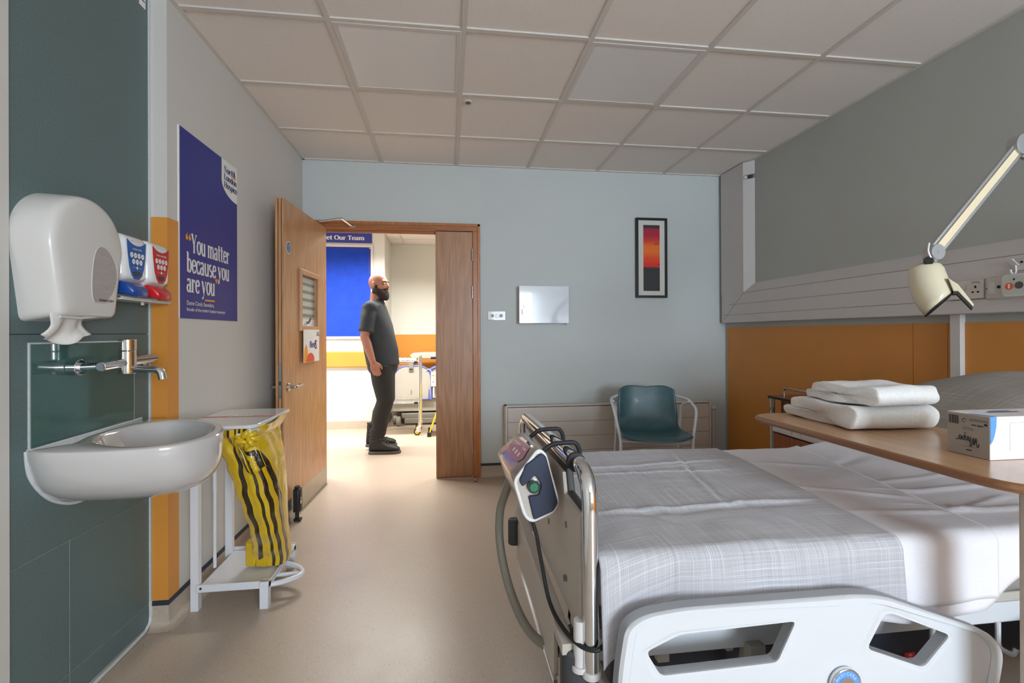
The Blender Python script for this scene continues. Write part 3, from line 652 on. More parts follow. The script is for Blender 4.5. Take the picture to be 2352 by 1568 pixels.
# ------------------------------------------------------------------ door frame and doors
fr = thing('door_frame', None, None, ((DX0 + DX1) / 2, YB, 0), kind='structure'); fr.name = 'trim_1'; ROOT['trim_1'] = Vector(((DX0 + DX1) / 2, YB, 0))
for a, b_ in ((DX0, -.992), (.21, DX1)): MB().box((a, YB - .016, 0), (b_, YB + .13, 2.04)).build('jamb', 'oak_frame', fr, bevel=.003)
MB().box((DX0, YB - .016, 2.04), (DX1, YB + .13, DZ)).build('head', 'oak_frame_head', fr, bevel=.003)
MB().box((-.992, YB + .045, 2.02), (.21, YB + .065, 2.04)).build('stop', 'oak_frame_head', fr)
MB().box((.249, YB - .022, 0), (DX1 + .006, YB - .012, DZ + .004)).box((DX0 - .004, YB - .022, 2.078), (DX1 + .006, YB - .012, DZ + .006)).box((DX0 - .006, YB - .022, 0), (DX0 + .012, YB - .012, DZ + .004)).build('architrave', 'oak_frame', fr, bevel=.003)

FREE, HINGE = Vector((-.998, 3.075, 0)), Vector((-.955, 3.934, 0))
LU = (HINGE - FREE).normalized(); LV = Vector((0, 0, 1)); LN = LU.cross(LV); LW = .86
d1 = thing('door_1', 'oak veneer door leaf standing open against the left wall', 'door', FREE, kind='structure')
GU0, GU1, GZ0, GZ1 = .255, .66, 1.215, 1.635
MB().prism(rect2(0, .008, LW, 2.036), FREE - LN * .05, LU, LV, LN, .05, holes=[rect2(GU0 + .03, GZ0 + .03, GU1 - .03, GZ1 - .03)]).build('leaf', 'oak_door', d1, smooth=0)
MB().prism(rect2(GU0, GZ0, GU1, GZ1), FREE - LN * .002, LU, LV, LN, .016, holes=[rect2(GU0 + .035, GZ0 + .035, GU1 - .035, GZ1 - .035)]).build('vision_frame', 'oak_door', d1, bevel=.003, smooth=0)
gl = MB().prism(rect2(GU0 + .03, GZ0 + .03, GU1 - .03, GZ1 - .03), FREE - LN * .03, LU, LV, LN, .012).build('vision_glass', 'handset_pale', d1, smooth=0)
bands = [rect2(GU0 + .035, GZ0 + .1 + i * .055, GU1 - .035, GZ0 + .122 + i * .055) for i in range(6)]
decal('frosted_band', 'wheel_grey', bands, FREE - LN * .018, LU, LV, gl)
decal('lower_blind', 'card_white', [rect2(GU0 + .035, GZ0 + .035, GU1 - .035, GZ0 + .085)], FREE - LN * .018, LU, LV, gl)
MB().bar(FREE + LU * .42 + LV * 1.275 - LN * .012, FREE + LU * .47 + LV * 1.275 - LN * .012, .012, .02).bar(FREE + LU * .44 + LV * 1.27 + LN * .0, FREE + LU * .475 + LV * 1.318 + LN * .012, .012, .012).build('vision_lever', 'steel', d1, bevel=.002)
MB().prism(rect2(.012, .012, LW - .004, .15), FREE, LU, LV, LN, .0016).build('kick_plate', 'brushed', d1, smooth=0)
MB().bar(FREE + LU * .0 + LV * .008 + LN * .004 + LU * .0, FREE + LU * LW + LV * .008 + LN * .004, .008, .006).build('threshold_seal', 'steel', d1)
for a in (.012, .032):
    MB().bar(FREE - LN * a - LU * .0005 + LV * .02, FREE - LN * a - LU * .0005 + LV * 2.03, .008, .002, up=LN).build('fire_seal', 'board_edge', d1, smooth=0)
MB().prism(rrect(-.034, .80, -.012, 1.02, .01), FREE - LU * .0015, LN, LV, -LU, .001).build('lock_plate', 'hinge_steel', d1, smooth=0)
MB().prism(rect2(-.029, .88, -.017, .905), FREE - LU * .0026, LN, LV, -LU, .0008).build('latch', 'lock_dark', d1, smooth=0)
for side, k in ((1, 0.0), (-1, -.05)):
    O = FREE + LN * k; n_ = LN * side
    MB().cyl(O + LU * .066 + LV * .862, O + LU * .066 + LV * .862 + n_ * .008, .026, 24).build('handle_rose', 'steel', d1, bevel=.002)
    MB().tube(round_path([O + LU * .066 + LV * .862, O + LU * .066 + LV * .862 + n_ * .05, O + LU * .185 + LV * .862 + n_ * .05, O + LU * .19 + LV * .862 + n_ * .022], .016, 5), .0095, 14).build('handle_lever', 'steel', d1)
MB().cyl(FREE + LU * .08 + LV * 1.742, FREE + LU * .08 + LV * 1.742 + LN * .0006, .039, 30).build('disc_rim', 'ink_white', d1, smooth=0)
MB().cyl(FREE + LU * .08 + LV * 1.742, FREE + LU * .08 + LV * 1.742 + LN * .0012, .034, 30).build('fire_door_disc', 'disc_blue', d1, smooth=0)
decal('lettering', 'ink_white', [p for i, s_ in enumerate(('Fire door', 'keep', 'shut')) for p in shift(sans(s_, .012, 'CENTER', bold=.0002), .08, 1.752 - i * .015)], FREE + LN * .0014, LU, LV, d1)
MB().tube([FREE + LU * .68 + LV * 2.046 - LN * .02, (-.80, 3.76, 2.078)], .007, 10).bar((-.80, 3.76, 2.078), (-.752, 3.938, 2.055), .018, .008).build('closer_arm', 'steel', d1, bevel=.001)
MB().box((-.775, 3.925, 2.046), (-.725, 3.95, 2.06)).build('closer_bracket', 'steel', d1, bevel=.002)

d2 = thing('door_2', 'narrow closed oak side leaf hinged on the right jamb', 'door', (.05, YB, 0), kind='structure')
MB().box((-.095, YB - .006, .012), (.2085, YB + .04, 2.036)).build('leaf', 'oak_leaf', d2, bevel=.002, smooth=0)
MB().box((-.093, YB - .004, .004), (.204, YB - .001, .014)).build('threshold_seal', 'table_edge', d2)
for z in (1.846, 1.535, .251): 
    m_ = MB()
    for k in range(3): m_.cyl((.2065, YB - .014, z - .05 + k * .034), (.2065, YB - .014, z - .05 + k * .034 + .032), .0075, 14)
    m_.build('hinge', 'hinge_steel', d2)
o = MB().cyl((.222, 3.83, 0), (.222, 3.83, .006), .016, 20).tube([(.222, 3.83, .006), (.222, 3.835, .02)], [.010, .012], 16).build('door_stop', 'steel'); tagit(o, 'small steel floor stop beside the narrow side door leaf', 'door stop')

# card hung on the door
cd_ = thing('bed_sign', 'white card sign reading Bed 2 hung below the door glass', 'sign', FREE + LU * .45 + LV * 1.1)
CO = FREE + LN * .017; cu = (LU + LN * .03).normalized()
MB().prism(rect2(.29, .998, .615, 1.226), CO, LU, LV, LN, .0025).build('card', 'ink_white', cd_, smooth=0)
CO = CO + LN * .0028
decal('orange_leaf', 'ink_orange', [[(.295, 1.0), (.34, 1.0), (.362, 1.02), (.375, 1.06), (.36, 1.1), (.34, 1.125), (.31, 1.1), (.295, 1.07)]], CO, LU, LV, cd_, .0002)
decal('coral_petal', 'ink_coral', [[(.335, 1.0), (.505, 1.0)] + [(.505 - .0, 1.03)] + circ(.425, 1.005, .085, .058, 14, .45, PI - .05)], CO, LU, LV, cd_, .0004)
Pb, wb = serif('Bed', .062, -.02); decal('lettering', 'ink_purple', [[(a * 1.25 + .405, b_ + 1.1) for a, b_ in p] for p in Pb], CO, LU, LV, cd_, .0006)
decal('number_tile', 'ink_purple', [rect2(.515, 1.088, .56, 1.15)], CO, LU, LV, cd_, .0006)
P2, w2 = serif('2', .058); decal('number', 'ink_white', [[(a * 1.15 + .52, b_ + 1.098) for a, b_ in p] for p in P2], CO, LU, LV, cd_, .001)
tl = []
for s_, z in (('North', 1.203), ('London', 1.192), ('Hospice', 1.181)): P, w_ = serif(s_, .0145, -.02); tl += [[(a * 1.2 + .555, b_ + z) for a, b_ in p] for p in P]
decal('logo_lettering', 'logo_navy', tl, CO, LU, LV, cd_, .0006)

dh = thing('door_holder', 'black plastic hold-open unit low on the open oak door', 'door holder', (-.962, 3.2, .02))
MB().loft([[(x, y, z) for x, y in ((-.978, 3.17), (-.945, 3.17), (-.935, 3.185), (-.935, 3.225), (-.978, 3.225))] for z in (.06, .205)]).build('housing', 'black_plastic', dh, bevel=.004)
MB().box((-.972, 3.178, .205), (-.945, 3.215, .222)).build('cap', 'black_rubber', dh, bevel=.003)
MB().tube([(-.958, 3.19, .062), (-.956, 3.185, .02)], [.012, .012], 12).box((-.975, 3.165, .006), (-.93, 3.205, .02)).build('foot', 'black_rubber', dh, bevel=.003)
decal('label', 'ink_white', [rect2(3.18, .11, 3.2, .135), rect2(3.18, .142, 3.2, .15)], (-.935, 0, 0), (0, 1, 0), (0, 0, 1), dh)

# ------------------------------------------------------------------ clinical waste sack holder and its sack
sh = thing('sack_holder', 'white metal pedal sack holder standing between basin and door', 'waste bin', (-.94, 2.38, 0))
for x, y in ((-1.087, 2.222), (-1.087, 2.545)): MB().box((x - .016, y - .016, 0), (x + .016, y + .016, .79)).build('leg', 'white_metal', sh, bevel=.002)
for x, y in ((-.797, 2.205), (-.797, 2.565)): MB().box((x - .018, y - .018, 0), (x + .018, y + .018, .118)).build('leg', 'white_metal', sh, bevel=.002)
MB().box((-1.071, 2.2, .098), (-.779, 2.57, .104)).box((-1.075, 2.195, .086), (-.779, 2.203, .118)).box((-1.075, 2.567, .086), (-.779, 2.575, .118)).box((-.787, 2.2, .086), (-.779, 2.57, .112)).build('base_plate', 'white_metal', sh, bevel=.002)
MB().cyl((-1.055, 2.1945, .104), (-1.055, 2.192, .104), .005, 12).build('fixing', 'lock_dark', sh)
MB().tube([(-1.08, 2.375, .11), (-1.08, 2.378, .46)], .0075, 12).tube([(-1.08, 2.378, .46), (-1.083, 2.378, .78)], .009, 12).build('lift_rod', 'white_metal', sh)
MB().tube(round_path([(-.82, 2.235, .078), (-.74, 2.27, .072), (-.672, 2.345, .066), (-.72, 2.42, .07), (-.82, 2.455, .078)], .06, 6), .0115, 14).tube([(-.80, 2.335, .074), (-.685, 2.347, .068)], .010, 12).build('pedal', 'white_metal', sh)
lp = rrect(-1.112, 2.095, -.79, 2.555, .05, 6)
MB().prism(lp, (0, 0, .802), (1, 0, 0), (0, 1, 0), (0, 0, 1), .016).build('lid', 'lid_white', sh, bevel=.006, seg=3)
decal('band', 'ink_coral', [rect2(-1.105, 2.315, -.797, 2.332)], (0, 0, .818), (1, 0, 0), (0, 1, 0), sh)
decal('band_lettering', 'ink_white', [seg2((-.985 + k * .022, 2.30), (-.965 + k * .022, 2.35), .006) for k in range(4)], (0, 0, .819), (1, 0, 0), (0, 1, 0), sh)
MB().tube(round_path([(-1.09, 2.13, .785), (-.815, 2.13, .785), (-.815, 2.53, .785), (-1.09, 2.53, .785)], .04, 5, True), .010, 10, True).box((-1.1, 2.12, .772), (-.82, 2.126, .802)).build('sack_ring', 'white_metal', sh)

m = bpy.data.materials.new('sack_yellow'); m.use_nodes = True; nt = m.node_tree; bs = nt.nodes['Principled BSDF']
uvn = nt.nodes.new('ShaderNodeUVMap'); sep = nt.nodes.new('ShaderNodeSeparateXYZ'); nt.links.new(uvn.outputs[0], sep.inputs[0])
def mth(op, a, b_=None, c=None):
    n_ = nt.nodes.new('ShaderNodeMath'); n_.operation = op
    for i, v in enumerate((a, b_, c)):
        if v is None: continue
        if isinstance(v, (int, float)): n_.inputs[i].default_value = v
        else: nt.links.new(v, n_.inputs[i])
    return n_.outputs[0]
w1 = nt.nodes.new('ShaderNodeTexNoise'); w1.inputs['Scale'].default_value = 5; nt.links.new(uvn.outputs[0], w1.inputs['Vector'])
fan = nt.nodes.new('ShaderNodeMapRange'); fan.inputs[1].default_value = .06; fan.inputs[2].default_value = .5; fan.inputs[3].default_value = .3; fan.inputs[4].default_value = 1; nt.links.new(sep.outputs[1], fan.inputs[0])
un = mth('ADD', mth('DIVIDE', mth('SUBTRACT', sep.outputs[0], .18), fan.outputs[0]), .18)   # stripes gather towards the knot
uw = mth('MULTIPLY_ADD', w1.outputs['Fac'], .03, un)
acc = None
for c_, h in ((.095, .022), (.205, .013), (.268, .017), (.35, .026)):   # printed black stripes, front and side
    s_ = mth('LESS_THAN', mth('ABSOLUTE', mth('SUBTRACT', uw, c_ + .015)), h); acc = s_ if acc is None else mth('MAXIMUM', acc, s_)
mx = nt.nodes.new('ShaderNodeMix'); mx.data_type = 'RGBA'; mx.inputs[6].default_value = C(226, 188, 22); mx.inputs[7].default_value = C(46, 32, 14); nt.links.new(acc, mx.inputs[0])
nt.links.new(mx.outputs[2], bs.inputs['Base Color']); bs.inputs['Roughness'].default_value = .22; bs.inputs['Coat Weight'].default_value = .4; bs.inputs['Transmission Weight'].default_value = .12
bs.inputs['Subsurface Weight'].default_value = .15; bs.inputs['Subsurface Radius'].default_value = (.05, .03, .01)
n3 = nt.nodes.new('ShaderNodeTexNoise'); n3.inputs['Scale'].default_value = 14; n3.inputs['Detail'].default_value = 4
mpn = nt.nodes.new('ShaderNodeMapping'); mpn.inputs['Scale'].default_value = (3, 1.2, 1); nt.links.new(uvn.outputs[0], mpn.inputs[0]); nt.links.new(mpn.outputs[0], n3.inputs['Vector'])
bp = nt.nodes.new('ShaderNodeBump'); bp.inputs['Strength'].default_value = .3; bp.inputs['Distance'].default_value = .02; nt.links.new(n3.outputs['Fac'], bp.inputs['Height']); nt.links.new(bp.outputs[0], bs.inputs['Normal'])
MATS['sack_yellow'] = m

LV_ = [(.806, -1.03, -.785, 2.105, 2.56), (.78, -1.03, -.79, 2.11, 2.555), (.745, -1.02, -.81, 2.15, 2.52), (.71, -1.01, -.80, 2.17, 2.51), (.62, -.97, -.775, 2.18, 2.47), (.52, -.935, -.765, 2.19, 2.45), (.42, -.91, -.755, 2.21, 2.43), (.32, -.89, -.75, 2.24, 2.42), (.22, -.895, -.75, 2.29, 2.44), (.15, -.91, -.755, 2.33, 2.46), (.118, -.905, -.76, 2.335, 2.455)]
sk = thing('waste_sack', 'yellow plastic waste sack with black stripes knotted on the white pedal holder', 'waste sack', (-.85, 2.34, .11))
def lv(z, k):
    for (z0, *a), (z1, *b_) in zip(LV_, LV_[1:]):
        if z1 <= z <= z0:
            t_ = (z0 - z) / (z0 - z1); t_ = t_ * t_ * (3 - 2 * t_); return [p + (q_ - p) * t_ for p, q_ in zip(a, b_)]
    return list(LV_[-1][1:])
def sack(u, v):
    z = .806 - v * (.806 - .118); x0, x1, y0, y1 = lv(z, 0)
    a = u * 2 * PI                              # start on the near side, run to the aisle side
    cx, cy = (x0 + x1) / 2, (y0 + y1) / 2; c, s_ = math.cos(a - PI * .8), math.sin(a - PI * .8)
    p = 3.2; r = (abs(c) ** p + abs(s_) ** p) ** (-1 / p)
    w = 1 + .05 * noise.noise(Vector((c * 2.2, s_ * 2.2, z * 5))) + (.055 * math.exp(-((z - .74) / .05) ** 2) + .018) * math.sin(13 * a + 4 * noise.noise(Vector((0, 0, z * 6)))) * (.5 + .5 * noise.noise(Vector((c * 3, s_ * 3, 7))))
    return (cx + (x1 - x0) / 2 * c * r * w, cy + (y1 - y0) / 2 * s_ * r * w, z + .012 * math.sin(5 * a) * math.exp(-((z - .79) / .03) ** 2))
MB().grid(sack, 120, 60, lambda u, v: (u, v)).build('film', 'sack_yellow', sk, smooth=180, fix=False)
kn = MB(); kp = Vector((-.845, 2.145, .755))
for k in range(9):
    a = 2 * PI * k / 9; p = kp + Vector((.03 * math.cos(a), -.012 - .006 * (k % 3), .026 * math.sin(a)))
    kn.tube(smooth_path([p + Vector((.02 * math.cos(a), .02, .02 * math.sin(a))), p, kp + Vector((.02 * math.cos(a + 2), -.022, .018 * math.sin(a + 2)))], 4), [.004 + .009 * math.sin(PI * i / 8) for i in range(9)], 8)
kn.build('knot', 'sack_yellow', sk, smooth=180)
def tail(u, v): return (-.85 + .075 * (u - .5) + .04 * v, 2.15 - .012 * math.sin(PI * v) + .01 * math.sin(9 * u), .74 - .13 * v - .02 * math.sin(5 * u))
MB().grid(tail, 12, 10, lambda u, v: (.2 + .18 * u, v)).build('tie_end', 'sack_yellow', sk, smooth=180, solid=.002)
def foldm(x, y, w, z0, z1): return MB().loft([[(x + w * (a - .5), y + .05 * b_, z) for a, b_ in ((0, 0), (1, -.25), (1.05, .8), (0, 1))] for z in (z0, (z0 + z1) / 2, z1)])
foldm(-.862, 2.335, .05, .118, .20).build('folded_end', 'sack_yellow', sk, bevel=.006, smooth=50)
foldm(-.912, 2.345, .045, .118, .23).build('folded_end', 'sack_yellow', sk, bevel=.006, smooth=50)

# ------------------------------------------------------------------ back wall
sw = thing('switch_plate', 'white three gang switch plate on the wall right of the door', 'switch', (.408, YB, 1.34))
MB().box((.333, YB - .009, 1.302), (.483, YB, 1.38)).build('plate', 'white_plastic', sw, bevel=.003)
for x in (.372, .445):
    MB().cyl((x, YB - .009, 1.341), (x, YB - .012, 1.341), .017, 24).build('collar', 'trunk_white', sw); MB().cyl((x, YB - .012, 1.341), (x, YB - .0135, 1.341), .006, 12).build('key_slot', 'ink_grey', sw)
MB().box((.402, YB - .014, 1.325), (.42, YB - .009, 1.357)).build('rocker', 'white_plastic', sw, bevel=.002)
decal('print', 'ink_grey', [rect2(.345 + .014 * i, 1.307, .353 + .014 * i, 1.311) for i in range(3)], (0, YB - .009, 0), (1, 0, 0), (0, 0, 1), sw)

kc = thing('wall_cabinet', 'small glossy white wall cabinet with keys in its lock', 'cabinet', (.8, YB, 1.28))
MB().box((.592, YB - .055, 1.278), (1.008, YB, 1.584)).build('body', 'cabinet_white', kc, bevel=.003)
a = math.radians(1.8); HU = Vector((-math.cos(a), -math.sin(a), 0)); HO = Vector((1.012, YB - .057, 0)); HN = Vector((HU.y, -HU.x, 0)); HN = HN if HN.y < 0 else -HN
dr = MB().prism(rect2(0, 1.276, .424, 1.588), HO, HU, (0, 0, 1), HN, .012).build('door', 'cabinet_white', kc, bevel=.0025)
lk = HO + HU * .385 + Vector((0, 0, 1.437)) + HN * .012
MB().cyl(lk, lk + HN * .008, .0125, 20).cyl(lk + HN * .008, lk + HN * .024, .004, 10).build('lock', 'steel', dr)
MB().tube([lk + HN * .02 + Vector((.0, 0, -.012)) + Vector((.011 * math.cos(t_), 0, .011 * math.sin(t_))) for t_ in [2 * PI * i / 16 for i in range(16)]], .0016, 6, True).prism(rect2(-.015, -.088, .014, -.043), lk + HN * .016, (1, 0, 0), (0, 0, 1), (0, -1, 0), .004).bar(lk + HN * .018 + Vector((0, 0, -.02)), lk + HN * .018 + Vector((.004, 0, -.05)), .008, .002).build('keys', 'hinge_steel', dr)
MB().cyl((.985, YB - .06, 1.274), (.985, YB - .06, 1.266), .004, 10).build('stop_peg', 'black_rubber', kc)

pf = thing('framed_picture', 'tall narrow black framed picture with a red and orange abstract print', 'picture', (1.762, YB, 1.85))
px0, px1, pz0, pz1 = 1.620, 1.903, 1.498, 2.190
MB().prism(rect2(px0, pz0, px1, pz1), (0, YB - .003, 0), (1, 0, 0), (0, 0, 1), (0, -1, 0), .03, holes=[rect2(px0 + .02, pz0 + .02, px1 - .02, pz1 - .02)]).build('frame', 'frame_black', pf, bevel=.002)
MB().box((px0 + .015, YB - .018, pz0 + .015), (px1 - .015, YB - .012, pz1 - .015)).build('mount', 'mount_card', pf, smooth=0)
m = bpy.data.materials.new('abstract_print'); m.use_nodes = True; nt = m.node_tree; bs = nt.nodes['Principled BSDF']
tc = nt.nodes.new('ShaderNodeTexCoord'); sep = nt.nodes.new('ShaderNodeSeparateXYZ'); nt.links.new(tc.outputs['Object'], sep.inputs[0])
mr = nt.nodes.new('ShaderNodeMapRange'); mr.inputs[1].default_value = 1.558 - 1.85; mr.inputs[2].default_value = 2.128 - 1.85; nt.links.new(sep.outputs[2], mr.inputs[0])
nz = nt.nodes.new('ShaderNodeTexNoise'); nz.inputs['Scale'].default_value = 22; nz.inputs['Detail'].default_value = 6; nt.links.new(tc.outputs['Object'], nz.inputs['Vector'])
ad = mth('MULTIPLY_ADD', mth('SUBTRACT', nz.outputs['Fac'], .5), .035, mr.outputs[0])
rp = nt.nodes.new('ShaderNodeValToRGB'); rp.color_ramp.interpolation = 'LINEAR'; E_ = rp.color_ramp.elements
cols = [(0, (50, 48, 50)), (.352, (50, 48, 50)), (.362, (214, 34, 26)), (.42, (228, 48, 24)), (.50, (238, 74, 18)), (.60, (240, 116, 22)), (.68, (240, 112, 24)), (.76, (214, 52, 40)), (.84, (176, 22, 48)), (.955, (160, 20, 60)), (.962, (44, 42, 46)), (1, (44, 42, 46))]
E_[0].position = 0; E_[0].color = C(*cols[0][1]); E_[1].position = 1; E_[1].color = C(*cols[-1][1])
for p_, c_ in cols[1:-1]: e_ = E_.new(p_); e_.color = C(*c_)
nt.links.new(ad, rp.inputs[0])
mp = nt.nodes.new('ShaderNodeMapping'); mp.inputs['Scale'].default_value = (9, 1, 75); nt.links.new(tc.outputs['Object'], mp.inputs[0])
nl = nt.nodes.new('ShaderNodeTexNoise'); nl.inputs['Scale'].default_value = 1; nl.inputs['Detail'].default_value = 3; nt.links.new(mp.outputs[0], nl.inputs['Vector'])
dk = mth('GREATER_THAN', nl.outputs['Fac'], .67); mx = nt.nodes.new('ShaderNodeMix'); mx.data_type = 'RGBA'; mx.inputs[7].default_value = C(60, 22, 22); nt.links.new(dk, mx.inputs[0]); nt.links.new(rp.outputs[0], mx.inputs[6])
nt.links.new(mx.outputs[2], bs.inputs['Base Color']); bs.inputs['Roughness'].default_value = .6; MATS['abstract_print'] = m
MB().box((1.689, YB - .0195, 1.557), (1.838, YB - .018, 2.130)).build('print', 'abstract_print', pf, smooth=0)

ra = thing('radiator', 'long low white panel radiator cover on the back wall behind the teal chair', 'radiator', (1.36, 3.9, .1))
rx0, rx1, ry, rz0, rz1 = .468, 2.265, 3.853, .09, .60
MB().box((rx0, ry, rz0), (rx0 + .018, YB - .004, rz1)).box((rx1 - .018, ry, rz0), (rx1, YB - .004, rz1)).box((rx0, ry - .002, rz1 - .012), (rx1, YB - .004, rz1)).build('casing', 'radiator_white', ra, bevel=.003)
for k in range(4):
    za = rz0 + .01 + k * .121; MB().box((rx0 + .02, ry + .004, za), (rx1 - .02, ry + .02, za + .119)).build('front_panel', 'radiator_white', ra, bevel=.0015)
MB().cyl((rx1, 3.90, .535), (rx1 + .02, 3.90, .535), .012, 14).cyl((rx1 + .02, 3.90, .535), (rx1 + .065, 3.90, .535), .02, 18).build('valve', 'white_plastic', ra, bevel=.003)
MB().cyl((rx1 + .04, 3.90, .0), (rx1 + .04, 3.90, .52), .008, 12).build('pipe', 'white_metal', ra)

# chair
ch = thing('visitor_chair', 'teal plastic armchair with white tube legs in front of the radiator', 'chair', (1.475, 3.30, 0))
ca = math.radians(-13)
def cw(x, y, z): return (1.475 + x * math.cos(ca) - y * math.sin(ca), 3.30 + x * math.sin(ca) + y * math.cos(ca), z)
prof = smooth_path([(0, -.235, .448), (0, -.215, .466), (0, -.12, .468), (0, .03, .458), (0, .13, .468), (0, .185, .52), (0, .215, .60), (0, .235, .70), (0, .252, .795)], 8)
hw = [(0, .225), (.12, .238), (.4, .232), (.58, .222), (.7, .222), (.85, .215), (1, .205)]
def wid(t_):
    for (a0, w0), (a1, w1_) in zip(hw, hw[1:]):
        if a0 <= t_ <= a1: return w0 + (w1_ - w0) * (t_ - a0) / (a1 - a0)
    return hw[-1][1]
def shell(u, v):
    i = v * (len(prof) - 1); k = min(int(i), len(prof) - 2); p = prof[k].lerp(prof[k + 1], i - k); s_ = (u - .5) * 2; w = wid(v)
    e = 0.0
    if v > .9: e = (v - .9) / .1
    if v < .1: e = (.1 - v) / .1
    x = w * s_; back = max(0, min(1, (v - .52) / .2)); q = abs(s_) ** 3
    rc = .045 * e * e * (abs(s_) ** 6)           # rounded corners
    y = p.y - back * .05 * q + (0 if v > .5 else rc); z = p.z + (1 - back) * .018 * q - (rc if v > .5 else 0) - (.02 * (1 - abs(s_)) * e if v > .9 else 0)
    if v < .3: y += .035 * s_ * s_ * (1 - v / .3)
    return cw(x, y, z)
MB().grid(shell, 26, 44).build('seat_shell', 'chair_teal', ch, smooth=180, solid=.007)
for s_ in (-1, 1):
    MB().tube(round_path([cw(s_ * .25, -.20, 0), cw(s_ * .243, -.17, .44), cw(s_ * .285, -.12, .655), cw(s_ * .285, .08, .70), cw(s_ * .20, .25, .71)], .05, 6), .0105, 14).build('arm_frame', 'white_metal', ch)
    MB().tube(round_path([cw(s_ * .275, .03, .69), cw(s_ * .243, .13, .66), cw(s_ * .235, .17, .42), cw(s_ * .25, .25, 0)], .05, 6), .0105, 14).build('leg', 'white_metal', ch)
MB().tube([cw(-.243, -.14, .432), cw(.243, -.14, .432)], .010, 12).tube([cw(-.238, .16, .43), cw(.238, .16, .43)], .010, 12).build('cross_tube', 'white_metal', ch)

# ------------------------------------------------------------------ right wall services
X, Y, Z = (1, 0, 0), (0, 1, 0), (0, 0, 1)
tk = thing('service_trunking', 'white cable trunking running down the corner and along the right wall', 'trunking', (RX1, 2.4, 1.28))
fx = 2.40
hp = [(RX1, 1.277), (fx + .004, 1.277), (fx, 1.281), (fx, 1.52), (RX1, 1.596)]
MB().loft([[(x, y, z) for x, z in hp] for y in (YR, 3.91)]).build('horizontal_run', 'trunk_white', tk, smooth=20)
vp = [(RX1, 3.915), (fx, 3.915), (fx, 3.60), (RX1, 3.535)]
MB().loft([[(x, y, z) for x, y in vp] for z in (1.5195, 2.44)]).loft([[(x, y, z) for x, y in vp] for z in (2.475, ZC - .003)]).build('vertical_run', 'trunk_white', tk, smooth=20)
MB().loft([[(x, y, z) for x, y in ((RX1, 3.915), (fx, 3.915), (fx, 3.63), (fx + .01, 3.63), (RX1, 3.56))] for z in (2.44, 2.475)]).build('collar_gap', 'dark_grey', tk, smooth=0)
MB().box((fx - .0006, 3.60, 2.438), (fx + .02, 3.9155, 2.477)).build('collar_cover', 'trunk_white', tk, smooth=0)
MB().box((fx + .002, 3.585, 2.445), (fx + .03, 3.625, 2.47)).build('clip', 'trunk_white', tk)
sm = MB()
for z in (1.43, 1.343): sm.box((fx - .0006, YR, z - .001), (fx + .001, 3.80 + (1.43 - z), z + .001))
sm.box((fx - .0006, YR, 1.519), (fx + .002, 3.61, 1.521)).bar((fx - .0002, 3.60, 1.52), (fx - .0002, 3.885, 1.30), .001, .002)
sm.build('cover_joint', 'ink_grey', tk, smooth=0)
o = MB().box((RX1 - .03, 1.972, .1), (RX1, 2.02, 1.277)).build('drop_conduit', 'trunk_white', bevel=.002); tagit(o, 'narrow white vertical conduit below the wall trunking', 'conduit')

so = thing('double_socket', 'white double electrical socket on the trunking behind the reading lamp', 'socket', (fx, 1.92, 1.345))
MB().box((fx - .009, 1.843, 1.345), (fx, 1.992, 1.431)).build('faceplate', 'white_plastic', so, bevel=.003)
for y in (1.95, 1.875):
    MB().box((fx - .0096, y - .004, 1.393), (fx - .008, y + .004, 1.405)).box((fx - .0096, y - .016, 1.372), (fx - .008, y - .006, 1.379)).box((fx - .0096, y + .006, 1.372), (fx - .008, y + .016, 1.379)).build('pin_slot', 'ink_black', so, smooth=0)
for y in (1.921, 1.906): MB().loft([[(fx - d, y - .006, z) for d, z in ((.008, 1.39), (.013, 1.39), (.010, 1.412), (.008, 1.412))], [(fx - d, y + .006, z) for d, z in ((.008, 1.39), (.013, 1.39), (.010, 1.412), (.008, 1.412))]]).build('rocker', 'white_plastic', so, smooth=0)
decal('lettering', 'ink_grey', shift(sans('EPVGLJ', .011), -1.89, 1.416), (fx - .009, 0, 0), (0, -1, 0), Z, so)
pl = thing('call_plate', 'square white wall plate with a jack beside the double socket', 'switch plate', (fx, 1.79, 1.34))
MB().box((fx - .012, 1.742, 1.338), (fx, 1.832, 1.432)).build('faceplate', 'trunk_white', pl, bevel=.004)
MB().box((fx - .014, 1.797, 1.36), (fx - .011, 1.82, 1.412)).build('call_switch', 'white_plastic', pl, bevel=.001)
MB().cyl((fx - .012, 1.78, 1.39), (fx - .0135, 1.78, 1.39), .007, 16).build('jack', 'ink_black', pl)
for y in (1.827, 1.75): MB().cyl((fx - .012, y, 1.385), (fx - .013, y, 1.385), .0025, 10).build('screw', 'ink_black', pl)
hs = thing('call_handset', 'pale grey patient call handset with orange and grey round buttons', 'handset', (2.355, 1.66, 1.34))
MB().prism(rrect(-1.742, 1.338, -1.56, 1.436, .02), (2.372, 0, 0), (0, -1, 0), Z, (-1, 0, 0), .026).build('shell', 'white_plastic', hs, bevel=.006, seg=3)
pp = MB().prism(rrect(-1.732, 1.350, -1.58, 1.428, .006), (2.3465, 0, 0), (0, -1, 0), Z, (-1, 0, 0), .001).build('face', 'handset_pale', hs, smooth=0)
b1 = MB().cyl((2.3458, 1.71, 1.385), (2.3445, 1.71, 1.385), .015, 24).build('call_button', 'orange_mark', hs)
decal('pictogram', 'ink_white', [circ(-1.71, 1.391, .004), rect2(-1.7135, 1.376, -1.7065, 1.3885)], (2.3444, 0, 0), (0, -1, 0), Z, hs)
MB().cyl((2.3458, 1.675, 1.387), (2.3445, 1.675, 1.387), .015, 24).build('light_button', 'ink_grey', hs)
